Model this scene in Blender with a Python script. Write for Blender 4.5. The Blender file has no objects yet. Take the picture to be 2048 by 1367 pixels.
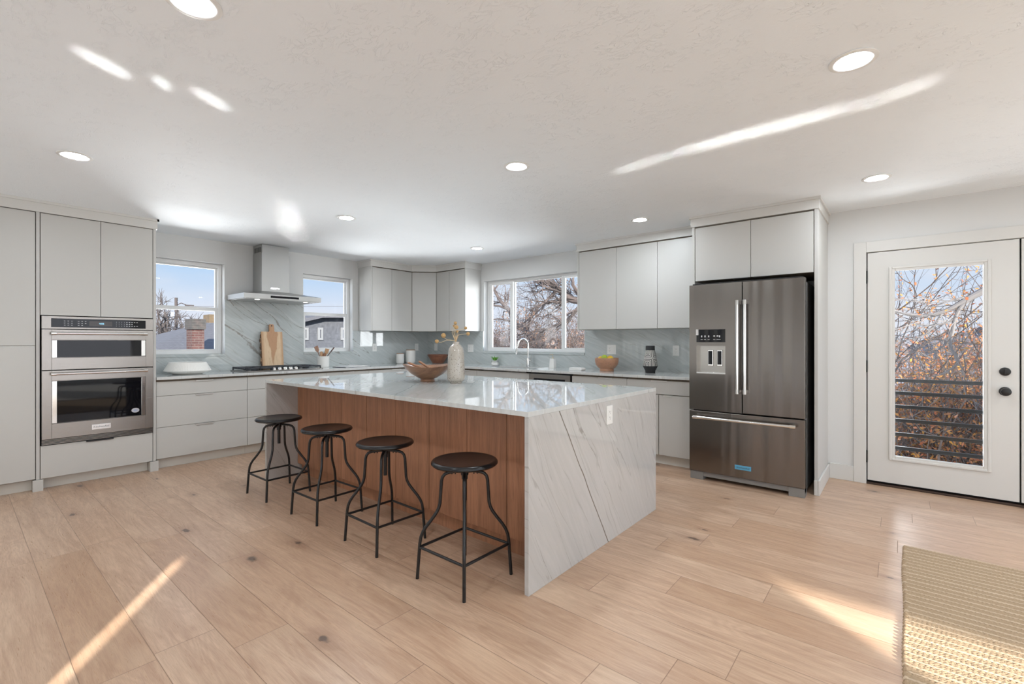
import bpy, math, random
import numpy as np
from mathutils import Vector, Matrix, Euler
R = math.radians
C = bpy.context.scene.collection
S = bpy.context.scene
random.seed(7)
# ------------------------------------------------------------------ camera
YAW = R(39.766); FPX = 934.0; EYE = 1.27
cam_d = bpy.data.cameras.new('camera'); cam = bpy.data.objects.new('camera', cam_d); C.objects.link(cam)
cam.location = (0, 0, EYE); cam.rotation_euler = (R(90), 0, YAW)
cam_d.sensor_width = 36; cam_d.lens = FPX/2048*36; cam_d.shift_y = -1.5/2048
cam_d.clip_start = 0.02; cam_d.clip_end = 400
S.camera = cam
# ------------------------------------------------------------------ view
S.view_settings.view_transform = 'Standard'; S.view_settings.look = 'None'
S.view_settings.gamma = 1.0; S.view_settings.use_curve_mapping = False
S.view_settings.exposure = 0.17
try:
    S.cycles.max_bounces = 10; S.cycles.diffuse_bounces = 5; S.cycles.glossy_bounces = 4
    S.cycles.transparent_max_bounces = 16; S.cycles.transmission_bounces = 4
    S.cycles.caustics_reflective = False; S.cycles.caustics_refractive = False
    S.cycles.sample_clamp_indirect = 4.0; S.cycles.use_adaptive_sampling = True
    S.cycles.adaptive_threshold = 0.02
except Exception: pass
# ------------------------------------------------------------------ light levels
SKY = 0.86; SUN = 15.0; CAN = 245.0; FILL_FRONT = 12.0; FILL_RIGHT = 16.0; FILL_OUTDOOR = 1.0
SUN_EL = R(18.5)
sun_travel = Vector((-0.8*math.cos(SUN_EL), 0.6*math.cos(SUN_EL), -math.sin(SUN_EL)))
sd = bpy.data.lights.new('sun', 'SUN'); sd.energy = SUN; sd.angle = R(0.9); sd.color = (1.0, 0.93, 0.84)
sun = bpy.data.objects.new('sun', sd); C.objects.link(sun)
sun.location = (20, -15, 10)
sun.rotation_euler = sun_travel.to_track_quat('-Z', 'Y').to_euler()
# added fill lamps just inside the unseen windows behind the camera and far right
def daylight(name, loc, tilt, az, sx, sy, power, col):
    l = bpy.data.lights.new(name, 'AREA'); l.shape = 'RECTANGLE'; l.size = sx; l.size_y = sy; l.energy = power; l.color = col
    o = bpy.data.objects.new(name, l); C.objects.link(o); o.location = loc
    d = Vector((math.cos(az)*math.cos(tilt), math.sin(az)*math.cos(tilt), math.sin(tilt))); o.rotation_euler = d.to_track_quat('-Z', 'Y').to_euler()
    return o
daylight('window_daylight', (-3.35, -0.86, 1.25), R(24), R(90), 4.4, 1.7, FILL_FRONT*0.4, (0.93, 0.97, 1.0))
daylight('window_daylight', (1.9, -0.86, 1.25), R(32), R(90), 4.4, 1.7, FILL_FRONT*1.9, (0.93, 0.97, 1.0))
daylight('window_daylight', (6.8, 1.9, 1.2), R(25), R(180), 3.2, 1.8, FILL_RIGHT, (1.0, 0.98, 0.94))
# lamps added outdoors to brighten ceiling and walls through the windows and balcony door
def outdoor_fill(loc, target, sx, sy, power, col=(0.96, 0.98, 1.0)):
    l = bpy.data.lights.new('outdoor_fill_lamp', 'AREA'); l.shape = 'RECTANGLE'; l.size = sx; l.size_y = sy; l.energy = power*FILL_OUTDOOR; l.color = col
    o = bpy.data.objects.new('outdoor_fill_lamp', l); C.objects.link(o); o.location = loc
    o.rotation_euler = (Vector(target)-Vector(loc)).to_track_quat('-Z', 'Y').to_euler()
outdoor_fill((-4.8, 13.0, -0.6), (-4.0, 5.3, 1.65), 7.0, 2.0, 1700)
outdoor_fill((-12.5, 2.6, -0.6), (-6.3, 2.6, 1.65), 6.0, 2.0, 1150)
outdoor_fill((1.2, 7.4, -1.7), (0.3, 5.3, 1.3), 3.0, 1.4, 170)
outdoor_fill((-1.5, 9.0, 1.3), (-4.2, 5.3, 1.5), 3.8, 3.2, 440)  # added lamp hidden behind the wall, brightens the hood wall
outdoor_fill((-8.9, -2.4, 1.3), (-6.3, 2.4, 1.6), 4.0, 3.2, 230)  # added lamp hidden by the tall cabinets, brightens the sink wall
# narrow lamps added inside the room to draw the bright ceiling streaks
def ceiling_streak(a, b, w_, src, power, spread=2.2):
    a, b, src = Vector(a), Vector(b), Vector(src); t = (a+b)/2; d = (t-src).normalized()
    l = bpy.data.lights.new('streak_lamp', 'AREA'); l.shape = 'ELLIPSE'; l.energy = power; l.spread = R(spread); l.color = (1.0, 0.98, 0.92)
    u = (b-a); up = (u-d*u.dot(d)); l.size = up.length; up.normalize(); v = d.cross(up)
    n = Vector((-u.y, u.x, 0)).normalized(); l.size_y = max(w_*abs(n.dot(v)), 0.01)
    o = bpy.data.objects.new('streak_lamp', l); C.objects.link(o)
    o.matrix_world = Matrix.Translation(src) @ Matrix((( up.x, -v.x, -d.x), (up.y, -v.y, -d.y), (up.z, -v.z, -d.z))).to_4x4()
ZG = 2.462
ceiling_streak((-1.553, 3.005, ZG), (-1.14, 2.945, ZG), .06, (-1.3, -.7, .35), .06, 1.5)
ceiling_streak((-1.12, 2.945, ZG), (-.14, 2.925, ZG), .085, (-.6, -.7, .35), .26, 1.5)
ceiling_streak((-.17, 2.95, ZG), (.15, 2.86, ZG), .06, (0.05, -.7, .35), .045, 1.5)
ceiling_streak((-2.59, .32, ZG), (-2.675, .52, ZG), .075, (.3, -.4, .4), .034, 1.1)
ceiling_streak((-2.59, .585, ZG), (-2.66, .665, ZG), .055, (.3, -.2, .4), .013, 1.0)
ceiling_streak((-2.575, .73, ZG), (-2.66, .92, ZG), .065, (.3, 0.1, .4), .030, 1.1)
ceiling_streak((-3.95, 1.78, ZG), (-5.6, 2.64, ZG), .26, (-2.4, -.6, .4), .42, 3.0)
# sky: pale at the horizon, blue above, thin cloud, brighter around the sun
w = bpy.data.worlds.new('sky'); S.world = w; w.use_nodes = True
nt = w.node_tree; nt.nodes.clear()
def _n(t, **k):
    n = nt.nodes.new(t)
    for a, b in k.items():
        setattr(n, a, b)
    return n
tc = _n('ShaderNodeTexCoord'); sep = _n('ShaderNodeSeparateXYZ'); nt.links.new(tc.outputs['Generated'], sep.inputs[0])
ramp = _n('ShaderNodeValToRGB'); nt.links.new(sep.outputs['Z'], ramp.inputs[0])
e = ramp.color_ramp.elements
e[0].position = 0.0; e[0].color = (0.78, 0.82, 0.98, 1)
e[1].position = 1.0; e[1].color = (0.20, 0.40, 0.85, 1)
for p, c in ((0.06, (0.80, 0.86, 1.0, 1)), (0.16, (0.43, 0.68, 1.0, 1)), (0.4, (0.33, 0.56, 0.98, 1))):
    q = e.new(p); q.color = c
mp = _n('ShaderNodeMapping'); nt.links.new(tc.outputs['Generated'], mp.inputs[0]); mp.inputs['Scale'].default_value = (3, 3, 11)
cn = _n('ShaderNodeTexNoise'); nt.links.new(mp.outputs[0], cn.inputs['Vector']); cn.inputs['Scale'].default_value = 1.6; cn.inputs['Detail'].default_value = 6
cr = _n('ShaderNodeMapRange'); nt.links.new(cn.outputs['Fac'], cr.inputs[0]); cr.inputs[1].default_value = 0.44; cr.inputs[2].default_value = 0.70
cr.inputs[4].default_value = 0.7
mx = _n('ShaderNodeMix', data_type='RGBA'); nt.links.new(cr.outputs[0], mx.inputs[0]); nt.links.new(ramp.outputs[0], mx.inputs[6]); mx.inputs[7].default_value = (0.86, 0.88, 0.97, 1)
sv = _n('ShaderNodeVectorMath', operation='DOT_PRODUCT'); nt.links.new(tc.outputs['Generated'], sv.inputs[0])
sv.inputs[1].default_value = tuple(-sun_travel)
gl = _n('ShaderNodeMapRange'); nt.links.new(sv.outputs['Value'], gl.inputs[0]); gl.inputs[1].default_value = -0.1; gl.inputs[2].default_value = 1.0
gl.inputs[3].default_value = 1.0; gl.inputs[4].default_value = 3.2
bg = _n('ShaderNodeBackground'); nt.links.new(mx.outputs[2], bg.inputs[0])
ml = _n('ShaderNodeMath', operation='MULTIPLY'); nt.links.new(gl.outputs[0], ml.inputs[0]); ml.inputs[1].default_value = SKY
nt.links.new(ml.outputs[0], bg.inputs[1])
wo = _n('ShaderNodeOutputWorld'); nt.links.new(bg.outputs[0], wo.inputs[0])

# ------------------------------------------------------------------ pixel -> world (2048x1367 frame)
_s, _c = math.sin(YAW), math.cos(YAW)
def ray(px, py):
    u = (px-1024)/FPX; v = (682-py)/FPX
    return Vector((u*_c-_s, u*_s+_c, v))
def PX(px, py, X): r = ray(px, py); return Vector((0, 0, EYE)) + r*(X/r.x)
def PY(px, py, Y): r = ray(px, py); return Vector((0, 0, EYE)) + r*(Y/r.y)

# ------------------------------------------------------------------ mesh building
ORG = {}
class MB:
    def __init__(s): s.v = []; s.f = []
    def add(s, vs, fs):
        n = len(s.v); s.v += [tuple(p) for p in vs]; s.f += [tuple(i+n for i in f) for f in fs]; return s
    def box(s, x0, x1, y0, y1, z0, z1):
        if x0 > x1: x0, x1 = x1, x0
        if y0 > y1: y0, y1 = y1, y0
        if z0 > z1: z0, z1 = z1, z0
        return s.add([(x0,y0,z0),(x1,y0,z0),(x1,y1,z0),(x0,y1,z0),(x0,y0,z1),(x1,y0,z1),(x1,y1,z1),(x0,y1,z1)],
                     [(0,3,2,1),(4,5,6,7),(0,1,5,4),(1,2,6,5),(2,3,7,6),(3,0,4,7)])
    def xf(s, M):
        s.v = [tuple(M @ Vector(p)) for p in s.v]; return s
    def prism(s, pts, axis, a, b):
        def P(u, w_, t): return {'x': (t,u,w_), 'y': (u,t,w_), 'z': (u,w_,t)}[axis]
        n = len(pts)
        area = sum(pts[i][0]*pts[(i+1)%n][1]-pts[(i+1)%n][0]*pts[i][1] for i in range(n))
        pts = list(pts)
        if area < 0: pts.reverse()
        if axis == 'y': pts.reverse()
        vs = [P(u, w_, a) for u, w_ in pts] + [P(u, w_, b) for u, w_ in pts]
        fs = [tuple(reversed(range(n))), tuple(range(n, 2*n))] + [(i, (i+1) % n, n+(i+1) % n, n+i) for i in range(n)]
        if a > b: fs = [tuple(reversed(f)) for f in fs]
        return s.add(vs, fs)
    def tube(s, pts, r, seg=10, closed=False, cap=True):
        pts = [Vector(p) for p in pts]; n = len(pts)
        rs = r if isinstance(r, (list, tuple)) else [r]*n
        vs = []; fs = []
        up = None
        for i, p in enumerate(pts):
            if closed: t = (pts[(i+1) % n]-pts[i-1])
            else: t = pts[min(i+1, n-1)]-pts[max(i-1, 0)]
            if t.length < 1e-9: t = Vector((0, 0, 1))
            t.normalize()
            if up is None:
                up = t.orthogonal().normalized()
            else:
                up = (up - t*up.dot(t))
                up = up.normalized() if up.length > 1e-6 else t.orthogonal().normalized()
            sd_ = t.cross(up)
            for k in range(seg):
                a = 2*math.pi*k/seg
                vs.append(p+(up*math.cos(a)+sd_*math.sin(a))*rs[i])
        m = n if closed else n-1
        for i in range(m):
            j = (i+1) % n
            for k in range(seg):
                l = (k+1) % seg
                fs.append((i*seg+k, i*seg+l, j*seg+l, j*seg+k))
        if not closed and cap:
            fs.append(tuple(reversed(range(seg)))); fs.append(tuple((n-1)*seg+k for k in range(seg)))
        return s.add(vs, fs)
    def cyl(s, p0, p1, r, seg=24, r1=None): return s.tube([p0, p1], [r, r if r1 is None else r1], seg)
    def lathe(s, prof, c=(0,0,0), seg=48, sq=1.0):
        vs = []; fs = []; rings = []
        for r, z in prof:
            if r < 1e-6: rings.append([len(vs)]); vs.append((c[0], c[1], c[2]+z))
            else:
                rings.append(list(range(len(vs), len(vs)+seg)))
                for k in range(seg):
                    a = 2*math.pi*k/seg; vs.append((c[0]+r*math.cos(a), c[1]+r*math.sin(a)*sq, c[2]+z))
        for a, b in zip(rings[:-1], rings[1:]):
            for k in range(seg):
                l = (k+1) % seg
                if len(a) == 1 and len(b) == 1: continue
                if len(a) == 1: fs.append((a[0], b[l], b[k]))
                elif len(b) == 1: fs.append((a[k], a[l], b[0]))
                else: fs.append((a[k], a[l], b[l], b[k]))
        return s.add(vs, fs)
    def ball(s, c, r, seg=16, sc=(1,1,1)):
        n0 = len(s.v)
        prof = [(r*math.sin(math.pi*i/seg), -r*math.cos(math.pi*i/seg)) for i in range(seg+1)]
        prof[0] = (0, -r); prof[-1] = (0, r)
        s.lathe(prof, (0,0,0), seg*2)
        for i in range(n0, len(s.v)):
            p = s.v[i]; s.v[i] = (p[0]*sc[0]+c[0], p[1]*sc[1]+c[1], p[2]*sc[2]+c[2])
        return s
    def build(s, name, mat, parent=None, bevel=0, smooth=False, seg=2, loc=None):
        org = Vector((0,0,0))
        if parent is not None: org = ORG[parent.name]
        elif loc is not None: org = Vector(loc)
        me = bpy.data.meshes.new(name)
        me.from_pydata([(p[0]-org.x, p[1]-org.y, p[2]-org.z) for p in s.v], [], s.f)
        me.materials.append(mat)
        if smooth:
            me.polygons.foreach_set('use_smooth', [True]*len(me.polygons))
            me.set_sharp_from_angle(angle=R(38))
        me.update()
        o = bpy.data.objects.new(name, me); C.objects.link(o)
        ORG[o.name] = org
        if parent is not None: o.parent = parent
        else: o.location = org
        if bevel:
            b = o.modifiers.new('bevel', 'BEVEL'); b.width = bevel; b.segments = seg; b.limit_method = 'ANGLE'; b.angle_limit = R(40)
        return o
def tag(o, label=None, cat=None, group=None, kind=None):
    if label: o['label'] = label
    if cat: o['category'] = cat
    if group: o['group'] = group
    if kind: o['kind'] = kind
    return o
def thing(name, label, cat, loc, group=None):
    o = bpy.data.objects.new(name, None); C.objects.link(o); o.location = loc; o.empty_display_size = 0.1
    ORG[o.name] = Vector(loc)
    return tag(o, label, cat, group)
def struct_root(name, loc):
    o = bpy.data.objects.new(name, None); C.objects.link(o); o.location = loc; ORG[o.name] = Vector(loc)
    return tag(o, kind='structure')
def struct(name, mb, mat, bevel=0, smooth=False): return tag(mb.build(name, mat, bevel=bevel, smooth=smooth), kind='structure')
def kids(o): return [c for c in CH.get(o.name, [])]
CH = {}
def copy_tree(o, parent=None):
    c = o.copy(); C.objects.link(c); c.parent = parent; ORG[c.name] = ORG[o.name].copy()
    for ch in list(o.children): copy_tree(ch, c)
    return c

# ------------------------------------------------------------------ materials
class NM:
    def __init__(s, name):
        s.m = bpy.data.materials.new(name); s.m.use_nodes = True; s.t = s.m.node_tree; s.t.nodes.clear()
        s.out = s.n('ShaderNodeOutputMaterial')
    def n(s, t, **k):
        n = s.t.nodes.new(t)
        for a, b in k.items(): setattr(n, a, b)
        return n
    def L(s, a, b): s.t.links.new(a, b)
    def val(s, x, sock):
        if isinstance(x, (int, float)): sock.default_value = x
        elif isinstance(x, (tuple, list, Vector)): sock.default_value = tuple(x) if len(sock.default_value) == len(x) else tuple(x)+(1,)
        else: s.L(x, sock)
    def math(s, op, a, b=0.0, c=None, clamp=False):
        n = s.n('ShaderNodeMath', operation=op, use_clamp=clamp); s.val(a, n.inputs[0]); s.val(b, n.inputs[1])
        if c is not None: s.val(c, n.inputs[2])
        return n.outputs[0]
    def pos(s): return s.n('ShaderNodeNewGeometry').outputs['Position']
    def obj(s): return s.n('ShaderNodeTexCoord').outputs['Object']
    def dot(s, a, v): n = s.n('ShaderNodeVectorMath', operation='DOT_PRODUCT'); s.L(a, n.inputs[0]); n.inputs[1].default_value = tuple(v); return n.outputs['Value']
    def comb(s, x, y, z): n = s.n('ShaderNodeCombineXYZ'); s.val(x, n.inputs[0]); s.val(y, n.inputs[1]); s.val(z, n.inputs[2]); return n.outputs[0]
    def sepx(s, v): n = s.n('ShaderNodeSeparateXYZ'); s.L(v, n.inputs[0]); return n.outputs
    def noise(s, v, scale, detail=3, rough=0.5, dist=0.0):
        n = s.n('ShaderNodeTexNoise'); s.L(v, n.inputs['Vector']); n.inputs['Scale'].default_value = scale; n.inputs['Detail'].default_value = detail
        n.inputs['Roughness'].default_value = rough; n.inputs['Distortion'].default_value = dist; return n.outputs['Fac']
    def vor(s, v, scale, feature='F1', rnd=1.0):
        n = s.n('ShaderNodeTexVoronoi', feature=feature); s.L(v, n.inputs['Vector']); n.inputs['Scale'].default_value = scale; n.inputs['Randomness'].default_value = rnd; return n.outputs
    def rng(s, x, a, b, c=0.0, d=1.0, smooth=False):
        n = s.n('ShaderNodeMapRange', interpolation_type='SMOOTHSTEP' if smooth else 'LINEAR'); s.L(x, n.inputs[0])
        for i, q in enumerate((a, b, c, d)): n.inputs[i+1].default_value = q
        return n.outputs[0]
    def mix(s, f, a, b, mode='MIX'):
        n = s.n('ShaderNodeMix', data_type='RGBA', blend_type=mode); s.val(f, n.inputs[0]); s.val(a, n.inputs[6]); s.val(b, n.inputs[7]); return n.outputs[2]
    def bump(s, h, st=0.3, d=0.01):
        n = s.n('ShaderNodeBump'); s.L(h, n.inputs['Height']); n.inputs['Strength'].default_value = st; n.inputs['Distance'].default_value = d; return n.outputs[0]
    def pbr(s, col, rough=0.5, metal=0.0, normal=None, spec=None, coat=0, coat_r=0.05, emit=None, es=0, trans=0, aniso=0, sheen=0, tangent=None):
        b = s.n('ShaderNodeBsdfPrincipled'); s.val(col, b.inputs['Base Color']); s.val(rough, b.inputs['Roughness']); s.val(metal, b.inputs['Metallic'])
        if normal is not None: s.L(normal, b.inputs['Normal'])
        if spec is not None: b.inputs['Specular IOR Level'].default_value = spec
        if coat: b.inputs['Coat Weight'].default_value = coat; b.inputs['Coat Roughness'].default_value = coat_r
        if emit is not None: b.inputs['Emission Color'].default_value = tuple(emit)+(1,); b.inputs['Emission Strength'].default_value = es
        if aniso: b.inputs['Anisotropic'].default_value = aniso
        if tangent is not None: s.L(tangent, b.inputs['Tangent'])
        if sheen: b.inputs['Sheen Weight'].default_value = sheen
        s.L(b.outputs[0], s.out.inputs[0]); return s.m
def flat(name, col, rough=0.5, metal=0.0, **k): return NM(name).pbr(col, rough, metal, **k)

def m_paint(name, col, bump_s=0.05, scale=120, rough=0.6):
    q = NM(name); h = q.noise(q.pos(), scale, 3)
    return q.pbr(col, rough, normal=q.bump(h, bump_s, 0.002))
M = {}
M['wall'] = m_paint('wall_paint', (0.70, 0.70, 0.69))
M['trimw'] = flat('trim_paint', (0.66, 0.65, 0.625), 0.4)
def m_ceiling():
    q = NM('knockdown_ceiling'); p = q.pos()
    mpn = q.n('ShaderNodeMapping'); q.L(p, mpn.inputs[0]); mpn.inputs['Rotation'].default_value = (0, 0, R(-38)); mpn.inputs['Scale'].default_value = (1.0, 2.2, 1)
    n1 = q.noise(mpn.outputs[0], 11, 3, 0.55, 1.2)
    cr_ = q.math('ABSOLUTE', q.math('SUBTRACT', n1, 0.5))
    line = q.rng(cr_, 0.0, 0.035, 1, 0, True)
    n2 = q.noise(p, 7, 2); msk = q.rng(n2, 0.42, 0.6, 0, 1, True)
    h = q.math('MULTIPLY', line, msk)
    h2 = q.math('MULTIPLY_ADD', q.noise(p, 90, 2), 0.25, h)
    return q.pbr((0.86, 0.895, 0.925), 0.75, normal=q.bump(h2, 0.42, 0.006))
M['ceiling'] = m_ceiling()
M['cab'] = flat('cabinet_front', (0.56, 0.553, 0.53), 0.38)
M['carcass'] = flat('cabinet_inside', (0.20, 0.155, 0.115), 0.6)  # dark brown puts extra shade into the gaps between fronts
M['toekick'] = flat('toekick_paint', (0.74, 0.72, 0.67), 0.5)
def m_floor():
    q = NM('oak_planks'); p = q.pos(); x, y, z = q.sepx(p)
    W = 0.222; LEN = 1.55
    r = q.math('DIVIDE', q.math('SUBTRACT', y, 0.749-20*W), W); row = q.math('FLOOR', r); fy = q.math('FRACT', r)
    wn = q.n('ShaderNodeTexWhiteNoise', noise_dimensions='1D'); q.L(row, wn.inputs['W'])
    xs = q.math('ADD', q.math('DIVIDE', q.math('ADD', x, 30.0), LEN), q.math('MULTIPLY', wn.outputs['Value'], 5.0))
    col = q.math('FLOOR', xs); fx = q.math('FRACT', xs)
    w2 = q.n('ShaderNodeTexWhiteNoise', noise_dimensions='2D'); q.L(q.comb(row, col, 0), w2.inputs['Vector']); idv = w2.outputs['Value']
    w3 = q.n('ShaderNodeTexWhiteNoise', noise_dimensions='2D'); q.L(q.comb(col, row, 0), w3.inputs['Vector']); id2 = w3.outputs['Value']
    off = q.math('MULTIPLY', idv, 37.0)
    gv = q.comb(q.math('MULTIPLY', x, 0.9), q.math('MULTIPLY', y, 9.0), off)
    g1 = q.noise(gv, 3.0, 5, 0.6, 0.8)
    g2 = q.noise(q.comb(q.math('MULTIPLY', x, 3.0), q.math('MULTIPLY', y, 60.0), off), 4.0, 4, 0.65)
    cath = q.noise(q.comb(q.math('MULTIPLY', x, 0.55), q.math('MULTIPLY', y, 3.2), off), 2.2, 1, 0.4, 0.4)
    wave = q.math('SINE', q.math('MULTIPLY', cath, 95.0)); wave = q.rng(wave, -1, 1, 0, 1)
    base = q.mix(idv, (0.63, 0.435, 0.305), (0.53, 0.345, 0.228))
    base = q.mix(q.math('MULTIPLY', id2, 0.45), base, (0.69, 0.52, 0.39))
    base = q.mix(q.rng(g1, 0.38, 0.68, 0, 0.68), base, (0.40, 0.245, 0.16))
    base = q.mix(q.rng(g2, 0.45, 0.75, 0, 0.42), base, (0.30, 0.18, 0.12))
    base = q.mix(q.math('MULTIPLY', wave, 0.22), base, (0.36, 0.22, 0.14))
    lg = q.noise(q.comb(q.math('MULTIPLY', x, 1.2), q.math('MULTIPLY', y, 3.0), off), 1.3, 2)
    base = q.mix(q.rng(lg, 0.56, 0.75, 0, 0.4), base, (0.70, 0.52, 0.37))
    # knots
    kv = q.comb(q.math('MULTIPLY', x, 1.0), q.math('MULTIPLY', y, 2.2), 0.0)
    vo = q.n('ShaderNodeTexVoronoi', voronoi_dimensions='2D'); q.L(kv, vo.inputs['Vector']); vo.inputs['Scale'].default_value = 1.15
    kn = q.math('ADD', vo.outputs['Distance'], q.math('MULTIPLY', q.math('SUBTRACT', q.noise(p, 22, 3), 0.5), 0.09))
    vc = q.n('ShaderNodeSeparateColor'); q.L(vo.outputs['Color'], vc.inputs[0])
    kn = q.math('DIVIDE', kn, q.math('MULTIPLY_ADD', vc.outputs[1], 1.1, .35)); pick = q.math('GREATER_THAN', vc.outputs[0], 0.62)
    kk = q.math('MULTIPLY', q.rng(kn, 0.02, 0.055, 1, 0, True), pick)
    halo = q.math('MULTIPLY', q.rng(kn, 0.03, 0.22, 0.40, 0, True), pick)
    base = q.mix(halo, base, (0.27, 0.15, 0.10)); base = q.mix(q.math('MULTIPLY', kk, 0.8), base, (0.085, 0.06, 0.05))
    ey = q.math('MINIMUM', fy, q.math('SUBTRACT', 1.0, fy)); ex = q.math('MINIMUM', fx, q.math('SUBTRACT', 1.0, fx))
    sy = q.rng(ey, 0.0, 0.011, 1, 0, True); sx = q.rng(ex, 0.0, 0.0016, 1, 0, True)
    seam = q.math('MAXIMUM', sy, sx)
    base = q.mix(q.math('MULTIPLY', seam, 0.75), base, (0.20, 0.12, 0.075))
    h = q.math('SUBTRACT', q.math('MULTIPLY', q.math('ADD', g2, q.math('MULTIPLY', wave, 0.4)), 0.10), seam)
    rr = q.rng(g2, 0.3, 0.8, 0.26, 0.38)
    return q.pbr(base, rr, normal=q.bump(h, 0.35, 0.003), spec=0.42)
M['floor'] = m_floor()
def m_stone(name, u, nrm, seed=0.0, base=(0.54, 0.58, 0.575), base2=(0.44, 0.475, 0.475), vs=1.0, big=None, light=(0.78, 0.79, 0.78), amt=1.0):
    """polished quartzite: soft cloud bands and fine dark veins running along u"""
    q = NM(name); p = q.pos(); a = q.dot(p, u); b = q.dot(p, nrm)
    wv = q.noise(p, 1.1, 3, 0.5); wob = q.math('MULTIPLY', q.math('SUBTRACT', wv, 0.5), 0.20)
    b2 = q.math('ADD', b, wob)
    v1 = q.comb(q.math('MULTIPLY', a, 0.10), b2, seed)
    n1 = q.noise(v1, 3.6*vs, 2, 0.5, 0.12)
    d1 = q.math('ABSOLUTE', q.math('SUBTRACT', n1, 0.5))
    fine = q.math('MULTIPLY', q.math('SUBTRACT', q.noise(p, 30, 3), 0.5), 0.012)
    vein = q.rng(q.math('ADD', d1, fine), 0.0005, 0.0048, 1, 0, True)
    fade = q.rng(q.noise(v1, 1.3, 2), 0.40, 0.62, 0.05, 1)
    vein = q.math('MULTIPLY', vein, fade)
    v2 = q.comb(q.math('MULTIPLY', a, 0.07), b2, seed+5.3)
    n2 = q.noise(v2, 8.5*vs, 2, 0.5, 0.1); d2 = q.math('ABSOLUTE', q.math('SUBTRACT', n2, 0.5))
    vein2 = q.math('MULTIPLY', q.rng(d2, 0.0, 0.012, 1, 0, True), 0.38)
    v3 = q.comb(q.math('MULTIPLY', a, 0.12), b2, seed+9.1)
    cl = q.noise(v3, 2.4*vs, 5, 0.62, 0.3)
    colr = q.mix(q.rng(cl, 0.3, 0.7), base, base2)
    st = q.noise(q.comb(q.math('MULTIPLY', a, 0.3), q.math('MULTIPLY', b2, 3.0), seed), 12, 3)
    colr = q.mix(q.rng(st, 0.45, 0.75, 0, 0.28), colr, light)
    colr = q.mix(q.math('MULTIPLY', vein2, 0.8*amt), colr, (0.27, 0.24, 0.21))
    colr = q.mix(q.math('MULTIPLY', vein, 0.7*amt), colr, (0.20, 0.175, 0.145))
    if big is not None:
        c0, wd = big
        g = q.math('ABSOLUTE', q.math('ADD', q.math('SUBTRACT', b, c0), q.math('MULTIPLY', q.math('SUBTRACT', q.noise(p, 5, 4), 0.5), 0.02)))
        bv = q.rng(g, wd*0.35, wd, 1, 0, True)
        colr = q.mix(q.math('MULTIPLY', bv, 0.9), colr, (0.13, 0.105, 0.075))
    return q.pbr(colr, 0.022, spec=0.62)
def uv_dir(ax, ang):
    """unit direction in a plane at ang degrees, and its perpendicular"""
    ca, sa = math.cos(R(ang)), math.sin(R(ang))
    if ax == 'yz': return (0, ca, sa), (0, -sa, ca)
    if ax == 'xz': return (ca, 0, sa), (-sa, 0, ca)
    return (ca, sa, 0), (-sa, ca, 0)
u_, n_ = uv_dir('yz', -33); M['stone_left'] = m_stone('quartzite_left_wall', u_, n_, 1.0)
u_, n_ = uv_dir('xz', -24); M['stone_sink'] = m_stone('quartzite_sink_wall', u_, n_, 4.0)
u_, n_ = uv_dir('xy', 40); M['stone_top'] = m_stone('quartzite_counter', u_, n_, 7.0, base=(0.66, 0.67, 0.655), base2=(0.57, 0.58, 0.57))
u_, n_ = uv_dir('xy', -50); M['stone_island'] = m_stone('quartzite_island_top', u_, n_, 12.0, base=(0.62, 0.64, 0.635), base2=(0.53, 0.55, 0.545), vs=.7, amt=.5)
# the dark seam on the island end runs from (y 2.097, z .916) to (y 2.654, z .01)
ang = math.degrees(math.atan2(0.01-0.916, 2.654-2.097)); u_, n_ = uv_dir('yz', ang)
c0 = 2.097*n_[1]+0.916*n_[2]
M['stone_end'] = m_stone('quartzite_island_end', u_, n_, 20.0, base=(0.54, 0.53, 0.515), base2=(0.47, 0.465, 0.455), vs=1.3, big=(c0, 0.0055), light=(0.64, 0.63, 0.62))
def m_wood(name, c1, c2, axis='z', scale=1.0, rough=0.45, coat=0, world=True, dark=(0.10, 0.05, 0.03)):
    q = NM(name); p = q.pos() if world else q.obj(); x, y, z = q.sepx(p)
    a = {'x': (0.6, 9, 9), 'y': (9, 0.6, 9), 'z': (9, 9, 0.6)}[axis]
    v = q.comb(q.math('MULTIPLY', x, a[0]), q.math('MULTIPLY', y, a[1]), q.math('MULTIPLY', z, a[2]))
    g = q.noise(v, 2.0*scale, 4, 0.6, 0.6); f = q.noise(v, 11*scale, 4, 0.7)
    colr = q.mix(q.rng(g, 0.3, 0.7), c1, c2); colr = q.mix(q.rng(f, 0.45, 0.8, 0, 0.55), colr, dark)
    return q.pbr(colr, rough, normal=q.bump(f, 0.12, 0.001), coat=coat)
M['walnut'] = m_wood('walnut_veneer', (0.47, 0.225, 0.125), (0.315, 0.145, 0.08), 'z', 1.0, 0.42, dark=(.14,.07,.045))
def m_steel(name, col=(0.56, 0.53, 0.50), rough=0.27, wavy=0.0, axis='x'):
    q = NM(name); p = q.pos(); x, y, z = q.sepx(p)
    k = {'x': (4, 4, 900), 'z': (700, 700, 4)}[axis]
    f = q.noise(q.comb(q.math('MULTIPLY', x, k[0]), q.math('MULTIPLY', y, k[1]), q.math('MULTIPLY', z, k[2])), 1.0, 3)
    h = q.math('MULTIPLY', f, 0.02)
    nrm = q.bump(h, 0.01, 0.0005)
    if wavy:
        w_ = q.noise(q.comb(q.math('MULTIPLY', x, 7.0), q.math('MULTIPLY', y, 1.0), q.math('MULTIPLY', z, 0.35)), 1.2, 1)
        nrm = q.bump(w_, wavy, 0.02)
    rr = q.rng(f, 0.3, 0.7, rough-0.004, rough+0.004)
    return q.pbr(col, rr, 1.0, normal=nrm)
M['steel'] = m_steel('brushed_steel', (0.35, 0.325, 0.30))
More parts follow.
